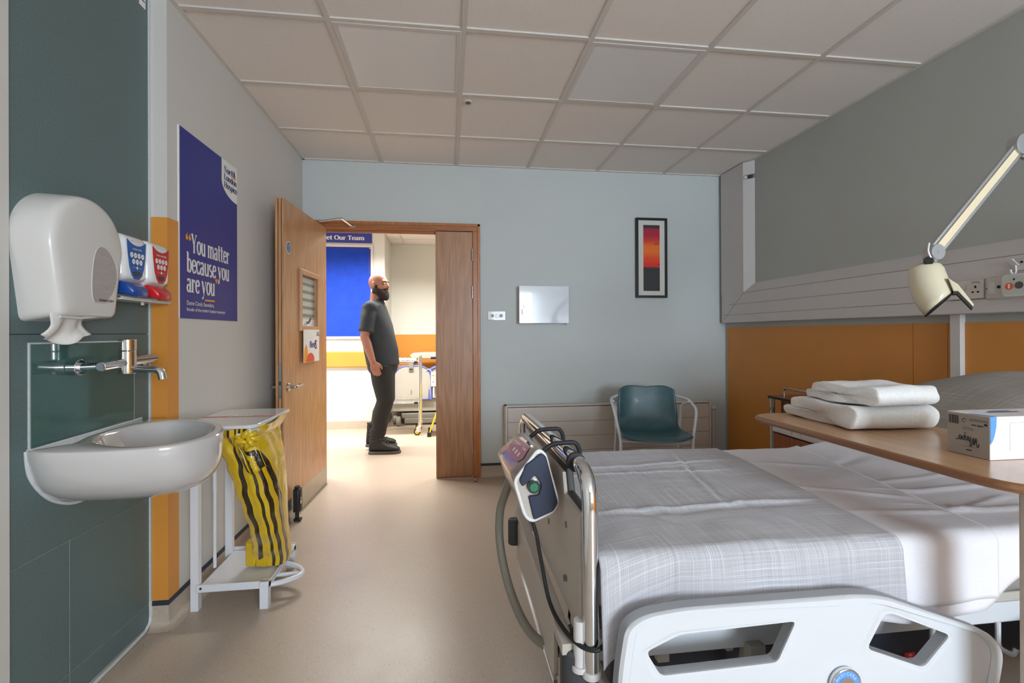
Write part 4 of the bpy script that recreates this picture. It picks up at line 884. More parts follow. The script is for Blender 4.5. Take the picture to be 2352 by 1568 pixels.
MB().cyl((2.3458, 1.693, 1.413), (2.345, 1.693, 1.413), .004, 12).build('indicator', 'ink_black', hs)
hk = thing('hook_rail', 'white wall rail with paired hooks above the call handset', 'hook rail', (fx, 1.66, 1.44))
MB().box((fx - .006, 1.56, 1.452), (fx, 1.735, 1.502)).build('plate', 'trunk_white', hk, bevel=.002)
MB().cyl((fx - .006, 1.70, 1.487), (fx - .0075, 1.70, 1.487), .005, 12).build('fixing', 'ink_black', hk)
for y in (1.722, 1.65):
    MB().loft([[(fx - .006 - d, y + s_ * .012, z) for s_, d, z in ((-1, .0, 1.478), (1, .0, 1.478), (1.0, .03, 1.502), (-1.0, .03, 1.502))], [(fx - .006 - d, y + s_ * .012, z) for s_, d, z in ((-1, .0, 1.474), (1, .0, 1.474), (1.0, .034, 1.499), (-1.0, .034, 1.499))]]).tube(smooth_path([(fx - .006, y, 1.478), (fx - .008, y - .003, 1.452), (fx - .02, y - .006, 1.437), (fx - .036, y - .008, 1.440), (fx - .044, y - .009, 1.456)], 5), .0035, 8).build('hook', 'white_gloss', hk)

# ------------------------------------------------------------------ reading lamp on its jointed arm
la = thing('reading_lamp', 'cream bedside reading lamp hanging from a jointed wall arm', 'lamp', (2.40, 1.33, 1.52))
ly = 1.4; EL = Vector((1.968, ly, 1.838)); WR = Vector((1.624, ly, 1.462))
dd = (WR - EL).normalized(); nn = Vector((dd.z, 0, -dd.x))
MB().bar(EL, WR, .014, .024, up=nn).build('arm_core', 'lamp_strip', la)
for s_ in (-1, 1): MB().bar(EL + nn * .019 * s_, WR + nn * .019 * s_, .012, .010, up=nn).build('arm_tube', 'lamp_grey', la, bevel=.003)
for p, r in ((EL, .036), (WR, .026)):
    MB().cyl(p + Vector((0, -.017, 0)), p + Vector((0, .017, 0)), r, 28).cyl(p + Vector((0, -.0185, 0)), p + Vector((0, -.017, 0)), r * .2, 12).build('joint', 'lamp_grey', la, bevel=.002)
W2 = Vector((2.375, 1.28, 1.60))
MB().bar(EL + Vector((0, .03, 0)), W2, .02, .03).build('wall_arm', 'lamp_grey', la, bevel=.003)
MB().box((2.36, 1.24, 1.53), (2.40, 1.32, 1.63)).cyl(W2 - Vector((0, .03, 0)), W2 + Vector((0, .03, 0)), .03, 20).build('wall_bracket', 'lamp_grey', la, bevel=.003)
NK = Vector((1.611, ly + .005, 1.432)); ld = Vector((.7576, .6527, 0)); lh = Vector((.6527, -.7576, 0))   # head swings about the room's diagonal
MB().bar(WR, NK, .03, .034, up=Y).build('neck', 'lamp_grey', la, bevel=.006)
MB().cyl(NK - ld * .024, NK - ld * .014, .014, 20).build('neck_knob', 'black_plastic', la, bevel=.002)
Lq = [(1.6053, 1.4229, 1.4295), (1.583, 1.4487, 1.4118), (1.5807, 1.4514, 1.3911), (1.5844, 1.4472, 1.3455), (1.5917, 1.4387, 1.2999), (1.6005, 1.4284, 1.2724), (1.6106, 1.4167, 1.2482)]
Rq = [(1.6212, 1.4044, 1.4329), (1.6354, 1.3879, 1.4219), (1.641, 1.3815, 1.4094), (1.6451, 1.3767, 1.3857), (1.6505, 1.3704, 1.359), (1.6532, 1.3672, 1.3415), (1.6553, 1.3649, 1.3254)]
R = []
for k, (p, q_) in enumerate(zip(Lq, Rq)):
    p, q_ = Vector(p), Vector(q_); ce = (p + q_) / 2; e = (q_ - p) / 2; r_ = (.012, .034, .041, .050, .056, .060, .062)[k]
    R.append([tuple(ce + e * math.cos(t_) + ld * (r_ * math.sin(t_))) for t_ in [2 * PI * i / 40 for i in range(40)]])
MB().loft(R, caps=False).add(R[0], [tuple(range(40))]).build('shade', 'lamp_cream', la, smooth=60, solid=.003)
MB().tube(R[-1], .0032, 8, True).build('shade_rim', 'black_rubber', la)
MB().ell((1.624, 1.402, 1.315), (.030, .030, .03)).build('bulb', 'ink_white', la)
MB().tube([R[k][31] for k in range(1, 7)], .0009, 6).build('seam', 'ink_grey', la)
def fin(P, w): return [tuple(Vector(p) + ld * s_ * w) for s_ in (-1, 1) for p in (P if s_ < 0 else P[::-1])]
F1, F2, F3 = [(1.6464, 1.3751, 1.3711), (1.6553, 1.3649, 1.3254)], [(1.6628, 1.3561, 1.3476), (1.6620, 1.3570, 1.326)], [(1.6867, 1.3284, 1.2817), (1.6850, 1.3304, 1.2735)]
MB().loft([fin(F1, .045), fin(F2, .042), fin(F3, .034)]).build('handle', 'lamp_cream', la, bevel=.003)
G = [[(a, b_, c), (a - .0012, b_ + .0014, c - .0085)] for a, b_, c in (F1[1], F2[1], F3[1])]
MB().loft([fin(G[0], .040), fin(G[1], .038), fin(G[2], .032)]).build('handle_grip', 'black_rubber', la)
MB().tube(smooth_path([WR + Vector((-.028, -.01, .03)), WR + Vector((-.034, -.012, 0)), WR + Vector((-.02, -.014, -.03))], 5), .0025, 8).tube(smooth_path([WR + Vector((.02, .02, -.03)), WR + Vector((.004, .022, -.06)), WR + Vector((-.004, .022, -.1))], 5), .0022, 8).build('cord', 'white_gloss', la)

# ------------------------------------------------------------------ bedside locker
lo = thing('bedside_locker', 'wooden bedside locker with white drawer front beyond the bed', 'bedside locker', (2.21, 2.49, 0))
MB().box((1.985, 2.24, .785), (2.43, 2.73, .803)).build('top', 'locker_wood', lo, bevel=.003)
MB().box((1.982, 2.237, .786), (1.990, 2.733, .800)).build('top_edge', 'black_rubber', lo)
MB().box((2.02, 2.26, .07), (2.42, 2.71, .60)).box((2.04, 2.28, .655), (2.42, 2.69, .785)).build('carcass', 'locker_wood', lo, smooth=0)
for y in (2.72, 2.245): 
    MB().cyl((1.998, y, .05), (1.998, y, .785), .009, 14).cyl((2.42, y, .05), (2.42, y, .785), .009, 14).build('corner_post', 'steel', lo)
    MB().cyl((1.998, y, 0), (1.998, y, .055), .022, 14).cyl((2.42, y, 0), (2.42, y, .055), .022, 14).build('castor', 'grey_plastic', lo)
dw = MB().box((1.99, 2.27, .585), (2.02, 2.705, .655)).build('drawer_front', 'white_plastic', lo, bevel=.003)
MB().prism(rect2(-2.69, .595, -2.535, .648), (1.9895, 0, 0), (0, -1, 0), Z, (-1, 0, 0), .003, holes=[rect2(-2.685, .6, -2.54, .643)]).prism(rect2(-2.47, .595, -2.285, .648), (1.9895, 0, 0), (0, -1, 0), Z, (-1, 0, 0), .003, holes=[rect2(-2.465, .6, -2.29, .643)]).build('moulding', 'trunk_white', dw)
MB().cyl((1.99, 2.503, .632), (1.986, 2.503, .632), .010, 16).build('lock', 'lock_dark', dw)
MB().box((1.995, 2.262, .10), (2.02, 2.70, .575)).build('cupboard_door', 'locker_wood', lo, bevel=.002)
MB().box((1.992, 2.69, .08), (2.0, 2.712, .80)).box((1.992, 2.255, .08), (2.0, 2.272, .80)).build('edge_frame', 'steel', lo)
MB().cyl((1.99, 2.70, .72), (1.984, 2.70, .72), .014, 14).build('knob', 'steel', lo)
for x in (2.06, 2.29): MB().tube(round_path([(x, 2.69, .803), (x, 2.69, .85), (x, 2.30, .85), (x, 2.30, .803)], .02, 5), .006, 10).build('gallery_rail', 'steel', lo)

# ------------------------------------------------------------------ hospital bed
bd = thing('hospital_bed', 'hospital bed with chrome foot rail and white plastic side rail', 'bed', (1.3, 1.43, 0))
MB().tube(round_path([(.307, 1.0, .465), (.305, 1.0, .893), (.297, 1.86, .872), (.297, 1.86, .465)], .085, 9), .0178, 20).build('foot_rail', 'chrome', bd)
MB().cyl((.300, 1.105, .8905), (.2975, 1.78, .874), .0205, 20).build('rail_sleeve', 'chrome', bd)
MB().cyl((.301, 1.088, .891), (.301, 1.104, .8905), .0225, 20).build('rail_collar', 'black_rubber', bd)
for y in (1.0, 1.86): MB().cyl((.307, y, .452), (.307, y, .467), .021, 18).cyl((.285, y + .012, .47), (.285, y + .012, .57), .014, 14).cyl((.285, y + .012, .46), (.285, y + .012, .472), .019, 14).build('post_foot', 'trunk_white', bd, bevel=.002)
bo = [(1.015, .535), (1.845, .535), (1.845, .80), (1.74, .80), (1.715, .848), (1.165, .848), (1.145, .80), (1.015, .80)]
MB().prism(bo, (.285, 0, 0), Y, Z, X, .018).build('footboard', 'board_grey', bd, smooth=0)
MB().tube([(.303, a, b_) for a, b_ in bo[2:] + bo[:1]], .0095, 8).build('footboard_edge', 'board_edge', bd)
for y, z in ((1.13, .73), (1.13, .60), (1.15, .59), (1.33, .66), (1.72, .6), (1.5, .6)): MB().cyl((.2855, y, z), (.2835, y, z), .008, 14).build('fixing', 'grey_plastic', bd)
MB().prism([(1.10, .385), (1.70, .385), (1.70, .52), (1.10, .52)], (.245, 0, 0), Y, Z, X, .012).bar((.262, 1.02, .50), (.262, 1.75, .53), .03, .025).build('lower_foot_panel', 'board_grey', bd, bevel=.002)
MB().box((.241, 1.08, .384), (.25, 1.62, .392)).build('panel_strip', 'chrome', bd)
MB().cyl((.235, 1.69, .44), (.235, 1.69, .53), .022, 18).build('bumper', 'dark_grey', bd, bevel=.006)
MB().cyl((.292, 1.045, .13), (.292, 1.045, .50), .043, 28).build('corner_roller', 'dark_grey', bd, bevel=.012, seg=4)
MB().cyl((.292, 1.045, .50), (.292, 1.045, .52), .02, 16).build('roller_cap', 'black_rubber', bd)
for y in (1.07, 1.79): MB().box((.30, y - .018, .445), (2.36, y + .018, .498)).build('side_beam', 'rail_white', bd, bevel=.004)
for x in (.45, 1.25, 2.2): MB().box((x, 1.07, .45), (x + .05, 1.79, .49)).build('cross_beam', 'bed_grey', bd, bevel=.003)
MB().box((.33, 1.04, .505), (2.36, 1.82, .53)).build('mattress_deck', 'bed_grey', bd, bevel=.004)
MB().bar((.84, 1.22, .45), (.80, 1.22, .16), .035, .02, up=Y).bar((.94, 1.22, .47), (1.0, 1.22, .16), .035, .02, up=Y).loft([[(x, y, z) for x, z in ((.86, .46), (.98, .46), (.96, .40), (.92, .37), (.88, .40))] for y in (1.17, 1.19)]).build('lift_arm', 'bed_grey', bd)
MB().loft([[(x, y, z) for x, z in ((.66, .45), (.73, .45), (.71, .42), (.70, .405), (.685, .405))] for y in (1.10, 1.112)]).build('bracket', 'bed_grey', bd, bevel=.002)
MB().box((.50, 1.09, .40), (.53, 1.11, .448)).build('bracket', 'bed_grey', bd, bevel=.002)
MB().ell((.46, 1.12, .435), (.016, .016, .016), 10, 14).build('knob', 'chrome', bd)
MB().tube(round_path([(1.40, 1.05, .45), (1.40, 1.05, .385), (1.445, 1.05, .36), (1.455, 1.05, .375)], .015, 4), .006, 10).build('bag_hook', 'rail_white', bd)
MB().tube([(1.22, 1.06, .46), (1.22, 1.06, .41)], .006, 10).build('bag_hook', 'rail_white', bd)
MB().box((.45, 1.10, .12), (2.15, 1.14, .16)).box((.45, 1.72, .12), (2.15, 1.76, .16)).box((.45, 1.10, .12), (.49, 1.76, .16)).box((2.11, 1.10, .12), (2.15, 1.76, .16)).build('base_frame', 'bed_grey', bd, bevel=.004)
for x in (.47, 2.13):
    for y in (1.12, 1.74): MB().cyl((x, y - .02, .06), (x, y + .02, .06), .06, 24).box((x - .02, y - .03, .06), (x + .02, y + .03, .13)).build('castor', 'grey_plastic', bd, bevel=.004)
k_ = .925 / .96
def K(P): return [(x * k_, HC - (HC - z) * k_) for x, z in P]
def rnd(P, r): return [(p.x, p.y) for p in round_path([(a, b_, 0) for a, b_ in P], r, 5, True)]
RO = rnd(K([(.335, .28), (.352, .50), (.366, .582), (.405, .604), (.489, .613), (.905, .611), (.972, .602), (1.245, .497), (1.283, .455), (1.275, .40), (1.24, .28)]), .03)
H1 = rnd(K([(.412, .526), (.488, .556), (.757, .562), (.712, .476), (.444, .472)]), .012)
H2 = rnd(K([(.930, .486), (.975, .560), (.995, .560), (1.145, .498), (1.074, .430)]), .014)
def grow(P, d):
    n = len(P); cx = sum(p[0] for p in P) / n; cz = sum(p[1] for p in P) / n
    return [(p[0] + d * (p[0] - cx) / math.hypot(p[0] - cx, p[1] - cz), p[1] + d * (p[1] - cz) / math.hypot(p[0] - cx, p[1] - cz)) for p in P]
srl = MB().prism(RO, (0, .945, 0), X, Z, (0, -1, 0), .026, holes=[H1, H2])
e = 22
srl.loft([[(a, y, b_) for a, b_ in P] for P, y in ((RO, .945), (RO, .917), (grow(RO, -.006), .911), (grow(RO, -.020), .911), (grow(RO, -.026), .9185))], caps=False)
for Hh in (H1, H2): srl.loft([[(a, y, b_) for a, b_ in P] for P, y in ((Hh, .945), (Hh, .923), (grow(Hh, .008), .919), (grow(Hh, .016), .9188))], caps=False)
sr = srl.build('side_rail', 'rail_white', bd, smooth=40)
BC = (.869 * k_, .917, HC - (HC - .418) * k_)
bg_ = MB().cyl(BC, (BC[0], .9105, BC[2]), .036, 36).build('badge', 'rail_white', sr, bevel=.002)
MB().cyl((BC[0], .911, BC[2]), (BC[0], .9098, BC[2]), .031, 36).build('badge_ring', 'sky_blue', sr)
MB().cyl((BC[0], .9099, BC[2]), (BC[0], .906, BC[2]), .018, 30).tube([(BC[0] + .033 * math.cos(t_), .9095, BC[2] + .033 * math.sin(t_)) for t_ in [2 * PI * i / 40 for i in range(40)]], .0022, 8, True).build('badge_boss', 'chrome', sr)
bl_ = []
for i, chh in enumerate('MEDICARE'):
    a = math.radians(150 - i * 17); P = sans(chh, .0085, 'CENTER'); ca_, sa_ = math.cos(a - PI / 2), math.sin(a - PI / 2)
    bl_ += [[(u * ca_ - v * sa_ + .0215 * math.cos(a), u * sa_ + v * ca_ + .0215 * math.sin(a)) for u, v in p] for p in P]
decal('badge_lettering', 'ink_white', bl_, (BC[0], .9097, BC[2]), X, Z, sr, .0004)
RO2 = rnd([(1.325, .20), (1.345, .34), (1.40, .44), (1.50, .49), (2.0, .50), (2.15, .44), (2.2, .20)], .05)
MB().prism(RO2, (0, .945, 0), X, Z, (0, -1, 0), .026).build('head_side_rail', 'bed_grey', bd, bevel=.006)
MB().box((.70, .955, .30), (.74, 1.06, .34)).box((.70, 1.03, .30), (.74, 1.06, .46)).build('rail_arm', 'bed_grey', bd, bevel=.003)
MB().box((1.7, .955, .30), (1.74, 1.06, .34)).box((1.7, 1.03, .30), (1.74, 1.06, .46)).build('rail_arm', 'bed_grey', bd, bevel=.003)
MB().box((2.36, 1.02, .40), (2.385, 1.84, .98)).build('headboard', 'board_grey', bd, bevel=.01)

def lift(x): return max(0, x - 1.42) * .17
def crease(x, y, lines):
    z = 0
    for (xa, ya, xb, yb, h, w) in lines:
        dx, dy = xb - xa, yb - ya; L = math.hypot(dx, dy); t_ = ((x - xa) * dx + (y - ya) * dy) / L / L
        d = ((x - xa) * dy - (y - ya) * dx) / L + .006 * noise.noise(Vector((x * 9, y * 9, h * 900)))
        f = max(0, min(1, min(t_, 1 - t_) * 5)); z += f * h * math.exp(-(d / w) ** 2)
    return z
mt = thing('mattress', 'grey sided mattress on the hospital bed under the bedding', 'mattress', (1.34, 1.43, .53))
def mring(x, y0, y1, z0, z1, r): return [(x, a, b_ + lift(x)) for a, b_ in rrect(y0, z0, y1, z1, r, 4)]
xs = [.325, .335, .6, 1.0, 1.38, 1.46, 1.55, 1.8, 2.1, 2.34, 2.35]
MB().loft([mring(x, 1.02 + (.01 if x in (xs[0], xs[-1]) else 0), 1.84, .532, .695, .03) for x in xs]).build('cover', 'mattress_side', mt, smooth=50)
fl = [(.5, 1.6, 1.9, 1.28, .004, .012), (1.1, 1.38, 1.75, 1.2, .006, .01), (1.2, 1.22, 1.62, 1.06, .007, .009), (1.05, 1.5, 1.6, 1.62, -.004, .02), (1.25, 1.13, 1.6, 1.16, .006, .008), (1.15, 1.3, 1.3, 1.1, -.004, .015)]
def section(v, top, ynear, yfar, znear, zfar, r=.03):
    """Point across the bed from the far hem over the top to the near hem."""
    L1 = top - zfar; L2 = yfar - ynear; L3 = top - znear; q = v * (L1 + L2 + L3)
    P = [(yfar, zfar), (yfar, top - r), (yfar - r, top), (ynear + r, top), (ynear, top - r), (ynear, znear)]
    if q < L1 - r: return yfar, zfar + q
    if q < L1 + r: a = (q - L1 + r) / (2 * r) * PI / 2; return yfar - r + r * math.cos(a), top - r + r * math.sin(a)
    if q < L1 + L2 - r: return yfar - (q - L1), top
    if q < L1 + L2 + r: a = (q - L1 - L2 + r) / (2 * r) * PI / 2; return ynear + r - r * math.sin(a), top - r + r * math.cos(a)
    return ynear, top - (q - L1 - L2)
def cloth(x0, x1, top, ynear, yfar, znf, zfar, lines, nz, waves, nu, nv, amp=.0015, skew=None):
    def f(u, v):
        zn = znf(u); y, z = section(v, top, ynear, yfar, zn, zfar)
        x = x0 + (x1 - x0) * u
        if skew: x = skew(x, u, y)
        on = 1 if abs(z - top) < .004 else 0
        dn = max(0, top - .02 - z) * (1 if y < (ynear + yfar) / 2 else 0)
        z += lift(x) + on * (crease(x, y, lines) + amp * 2.2 * noise.noise(Vector((x * 5, y * 5, nz))) + amp * noise.noise(Vector((x * 17, y * 14, nz))))
        if dn: y -= dn * waves * (.35 + noise.noise(Vector((x * 7, nz, z * 2)))) - .004 * noise.noise(Vector((x * 16, z * 9, nz)))
        return (x, y, z)
    tot = (top - zfar) + (yfar - ynear) + (top - .55)
    return MB().grid(f, nu, nv, lambda u, v: ((x0 + (x1 - x0) * u), v * tot))
fs = cloth(.322, 2.345, .702, 1.008, 1.852, lambda u: .60 - .095 * math.exp(-((u - .40) / .12) ** 4) + .006 * math.sin(60 * u), .60, fl, 3.3, .10, 150, 90).build('fitted_sheet', 'sheet_white', smooth=180, fix=False, solid=.003)
tagit(fs, 'white fitted sheet covering the mattress under the overbed table', 'sheet')
dl = [(1.0, 1.42, 1.36, 1.22, .005, .010), (1.05, 1.16, 1.36, 1.12, .005, .009), (1.1, 1.65, 1.38, 1.55, .004, .012)]
ds = cloth(.92, 1.33, .7085, .996, 1.858, lambda u: .545 + .004 * math.sin(9 * u), .62, dl, 8.1, .05, 60, 100, skew=lambda x, u, y: x + (y - 1.0) * .16 * u).build('flat_sheet', 'sheet_white', smooth=180, fix=False, solid=.0025)
tagit(ds, 'white flat sheet folded across the bed beside the grey blanket', 'sheet')
bl = [(.33, 1.62, 1.1, 1.66, .005, .008), (.33, 1.59, .95, 1.60, -.003, .012), (.33, 1.555, 1.0, 1.545, .004, .007), (.36, 1.225, 1.07, 1.235, .0065, .007), (.36, 1.20, 1.05, 1.21, -.003, .014), (.55, 1.84, .70, 1.25, .003, .015), (.90, 1.83, .76, 1.18, -.0045, .009), (.88, 1.83, .74, 1.18, .003, .010), (.5, 1.5, .62, 1.02, .003, .02), (.36, 1.42, .6, 1.10, -.003, .012), (.68, 1.5, .9, 1.02, .003, .015)]
bk = cloth(.322, 1.05, .7165, .982, 1.868, lambda u: .49 + .075 * min(1, u * 4) ** .7, .60, bl, 5.7, .20, 140, 280, amp=.0022, skew=lambda x, u, y: x + (max(0, y - .99)) * .065 * u).build('check_blanket', 'check_blanket', smooth=180, fix=False, solid=.004)
tagit(bk, 'light grey check blanket spread over the foot of the bed', 'blanket')
pw = MB()
def pil(u, v):
    a, b_ = (u - .5) * 2, (v - .5) * 2
    return a, b_
for sgn in (1, -1):
    def f(u, v, sgn=sgn):
        a, b_ = (u - .5) * 2, (v - .5) * 2; h = ((1 - abs(a) ** 2.6) * (1 - abs(b_) ** 2.6)) ** .55
        x = 1.965 + .335 * a * (1 - .05 * b_ * b_); y = 1.40 + .37 * b_ * (1 - .06 * a * a)
        z = .897 + lift(x) * .9 - .06 + (.115 if sgn > 0 else .06) * h * sgn + .004 * noise.noise(Vector((x * 9, y * 7, 2))) * h + .006 * math.sin(9 * b_ + 3 * a) * (abs(a) ** 3) * h
        return (x, y, z)
    pw.grid(f, 40, 40, lambda u, v: (u * .7, v * .75))
pl_ = pw.build('pillow', 'check_pillow', smooth=180); tagit(pl_, 'plump pillow in a taupe check cover at the head of the bed', 'pillow')

nm = thing('padded_mat', 'dark navy padded mat stored standing under the bed', 'mat', (1.3, 1.5, 0))
MB().box((.462, 1.30, .161), (2.138, 1.60, .43)).build('body', 'navy_mat', nm, bevel=.03, seg=4)
MB().prism(rrect(1.397, .168, 1.432, .205, .003), (0, 1.30, 0), X, Z, (0, -1, 0), .0012).build('care_tag', 'red_tag', nm, smooth=0)
decal('tag_print', 'ink_white', shift(sans('360', .009, 'CENTER'), 1.4145, .195) + [seg2((1.4145 + .010 * math.cos(t_), .180 + .010 * math.sin(t_)), (1.4145 + .010 * math.cos(t_ + .3), .180 + .010 * math.sin(t_ + .3)), .0022) for t_ in [.3 * i for i in range(-1, 11)]] + [rect2(1.4125, .174, 1.4165, .187)], (0, 1.2985, 0), X, Z, nm)

# ------------------------------------------------------------------ air mattress pump on the foot rail
pu = thing('mattress_pump', 'silver and navy air mattress pump hooked over the chrome foot rail', 'pump', (.22, 1.27, .73))
kk = .846
def kp_(x, z): return (x * kk, HC - (HC - z) * kk)
NP = [kp_(*p) for p in ((.262, .862), (.282, .848), (.322, .70), (.308, .672), (.24, .644), (.219, .665), (.188, .77))]
def near(P, y, s_=1.0):
    cx = sum(p[0] for p in P) / len(P); cz = sum(p[1] for p in P) / len(P)
    Q = [(p.x, p.y) for p in round_path([(cx + (a - cx) * s_, cz + (b_ - cz) * s_, 0) for a, b_ in P], .012, 3, True)]; return [(a, y, b_) for a, b_ in Q]
FP = [kp_(*p) for p in ((.245, .852), (.282, .845), (.322, .70), (.308, .672), (.255, .66), (.205, .68), (.168, .785))]
rings = [near(NP, 1.152, .93), near(NP, 1.16)] + [near([(a + (c - a) * t_, b_ + (d - b_) * t_) for (a, b_), (c, d) in zip(NP, FP)], 1.16 + .22 * t_) for t_ in (.25, .5, .75, 1)] + [near(FP, 1.392, .9)]
MB().loft(rings).build('case', 'pump_silver', pu, smooth=50)
MB().tube([(a, 1.1535, b_) for a, y_, b_ in near(NP, 0, .955)], .0045, 8, True).build('trim_line', 'white_gloss', pu)
def mixp(t_, s_): return [(NP[i][0] + (NP[j][0] - NP[i][0]) * t_, NP[i][1] + (NP[j][1] - NP[i][1]) * t_) for i, j in s_]
cxn = sum(p[0] for p in NP) / 7; czn = sum(p[1] for p in NP) / 7
nv_ = [kp_(*p) for p in ((.270, .848), (.283, .838), (.318, .70), (.304, .678), (.246, .655), (.230, .725), (.262, .728), (.268, .758), (.250, .785), (.214, .752), (.204, .768), (.222, .815))]
MB().prism([(p.x, p.y) for p in round_path([(a, b_, 0) for a, b_ in nv_], .006, 3, True)], (0, 1.153, 0), X, Z, (0, -1, 0), .008).build('end_cover', 'pump_navy', pu, bevel=.002, smooth=40)
gx_, gz_ = kp_(.246, .752)
MB().cyl((gx_, 1.152, gz_), (gx_, 1.142, gz_), .016, 24).build('switch_surround', 'black_plastic', pu)
MB().cyl((gx_, 1.143, gz_), (gx_, 1.138, gz_), .0115, 24).build('power_switch', 'pump_green', pu, bevel=.002)
# control label on the sloping top face
A0, A1 = Vector((NP[6][0], 1.16, NP[6][1])), Vector((NP[0][0], 1.16, NP[0][1])); B0, B1 = Vector((FP[6][0], 1.38, FP[6][1])), Vector((FP[0][0], 1.38, FP[0][1]))
def tp2(u, v): p = (A0.lerp(B0, u)).lerp(A1.lerp(B1, u), v); return p
TN = (B0 - A0).cross(A1 - A0).normalized(); TN = TN if TN.z > 0 else -TN
def onface(poly, h): return [tuple(tp2(u, v) + TN * h) for u, v in poly]
lab = MB().add(onface([(.14, .52), (.22, .36), (.5, .28), (.78, .32), (.86, .52), (.82, .86), (.2, .86)], .0022), [tuple(range(7))]).build('control_label', 'pump_pink', pu, smooth=0, solid=.0006)
q = MB()
for k in range(6): q.add(onface([(.24 + .1 * k, .70), (.31 + .1 * k, .70), (.31 + .1 * k, .76), (.24 + .1 * k, .76)], .0032), [(0, 1, 2, 3)])
for k in range(3): q.add(onface([(.3 + .13 * k, .46), (.36 + .13 * k, .46), (.36 + .13 * k, .58), (.3 + .13 * k, .58)], .0032), [(0, 1, 2, 3)])
q.build('button_print', 'ink_white', lab, smooth=0)
MB().add(onface([(.30, .90), (.42, .90), (.42, .965), (.30, .965)], .0022), [(0, 1, 2, 3)]).build('badge', 'ink_grey', pu, smooth=0)
for y in (1.185, 1.36):
    MB().tube(round_path([(.236, y, .893), (.262, y, .915), (.325, y, .917), (.336, y, .895), (.334, y, .872)], .02, 4), .006, 10).build('rail_hook', 'black_rubber', pu)
MB().tube(smooth_path([(.185, 1.36, .80), (.17, 1.38, .74), (.155, 1.42, .66), (.155, 1.42, .56), (.175, 1.36, .46), (.21, 1.27, .40), (.26, 1.20, .385), (.31, 1.15, .40)], 8), .0125, 14).build('air_hose', 'hose_grey', pu)
MB().tube(smooth_path([(.205, 1.17, .735), (.216, 1.16, .70), (.228, 1.15, .63), (.24, 1.12, .555), (.255, 1.06, .53), (.28, 1.0, .522), (.31, .978, .522), (.332, .985, .528)], 8), .0048, 10).build('power_cable', 'black_rubber', pu)

# ------------------------------------------------------------------ overbed table and what stands on it
ot = thing('overbed_table', 'wood topped overbed table reaching over the bed on a grey post', 'table', (1.18, .85, 0))
tt = [(p.x, p.y) for p in round_path([(1.086, .765, 0), (1.51, .765, 0), (1.51, 1.60, 0), (1.086, 1.60, 0)], .085, 7, True)]
MB().prism(tt, (0, 0, .879), X, Y, Z, .021).build('top', 'beech_top', ot, bevel=.002, smooth=40)
MB().tube([(a, b_, .8895) for a, b_ in tt], .0102, 8, True).build('edge_band', 'table_edge', ot)
MB().box((1.155, .775, .045), (1.235, .83, .875)).box((1.16, .80, .868), (1.44, 1.15, .879)).build('post', 'tile_fawn', ot, bevel=.006)
MB().box((1.155, .775, .035), (1.235, 1.055, .07)).box((1.155, .775, .035), (1.62, .83, .07)).build('base', 'tile_fawn', ot, bevel=.004)
for x, y in ((1.195, 1.03), (1.195, .80), (1.6, .80)): MB().cyl((x - .012, y, .024), (x + .012, y, .024), .024, 18).build('castor', 'grey_plastic', ot)

def fold_ring(x, path, th, rotc=None):
    P, n = path, len(path); L, Rr = [], []
    for i in range(n):
        t_ = Vector(P[min(i + 1, n - 1)]) - Vector(P[max(i - 1, 0)]); t_.normalize(); nx = Vector((-t_.y, t_.x)); p = Vector(P[i])
        w = th * (1.0 if 0 < i < n - 1 else .6); L.append(p + nx * w); Rr.append(p - nx * w)
    return [(x, q.x, q.y) for q in L + Rr[::-1]]
def towel(name, label, x0, x1, y0, y1, z0, turns, th, ang, seed):
    """A towel folded back and forth, bulging at the front fold, the layered ends showing at its left side."""
    path = []; n = turns; h = th * 2.02
    for k in range(n):
        a, b_ = (y1 - .012 * k, y0 + th * 1.1) if k % 2 == 0 else (y0 + th * 1.1, y1 - .02 - .01 * k)
        if k % 2 == 0 and k > 0: a = y1 - .02 - .01 * k
        z = z0 + th + k * h
        path += [(a + (b_ - a) * i / 29, z + .003 * math.sin(i * .3 + k * 2)) for i in range(30)]
        if k < n - 1:
            c, s_ = b_, (-1 if k % 2 == 0 else 1)
            path += [(c + s_ * h * .5 * math.sin(PI * i / 6), z + h * .5 - h * .5 * math.cos(PI * i / 6)) for i in range(1, 6)]
    cx, cy = (x0 + x1) / 2, (y0 + y1) / 2; ca_, sa_ = math.cos(ang), math.sin(ang); R = []
    for i in range(71):
        x = x0 + (x1 - x0) * i / 70; ring = []
        e = .80 if i in (0, 70) else (.95 if i in (1, 69) else 1)
        for (xx, y, z) in fold_ring(x, path, th * .97 * e):
            d = Vector((x * 16, y * 16, z * 22 + seed)); f_ = Vector((x * 170, y * 170, z * 170)); zz = z + (.005 * noise.noise(d) + .0016 * noise.noise(f_)) * min(1, (z - z0) / .02); yy = y + .006 * noise.noise(d + Vector((9, 3, 1))) + .0016 * noise.noise(f_ + Vector((5, 5, 5)))
            xx = x + (.016 * noise.noise(Vector((y * 9, z * 45, seed))) if i < 7 or i > 63 else 0)
            u, v = xx - cx, yy - cy; ring.append((cx + u * ca_ - v * sa_, cy + u * sa_ + v * ca_, max(zz, z0 + .0005)))
        R.append(ring)
    o = MB().loft(R).build(name, 'towel_white', smooth=180, sub=1); tagit(o, label, 'towel', 'folded towels on the overbed table')
towel('folded_towel', 'larger folded white towel lying directly on the wooden overbed table', 1.20, 1.475, 1.262, 1.575, .9005, 2, .0175, math.radians(-3), 3.0)
towel('folded_towel', 'smaller folded white towel lying on top of the larger towel', 1.225, 1.45, 1.24, 1.50, .974, 2, .0145, math.radians(4), 11.0)

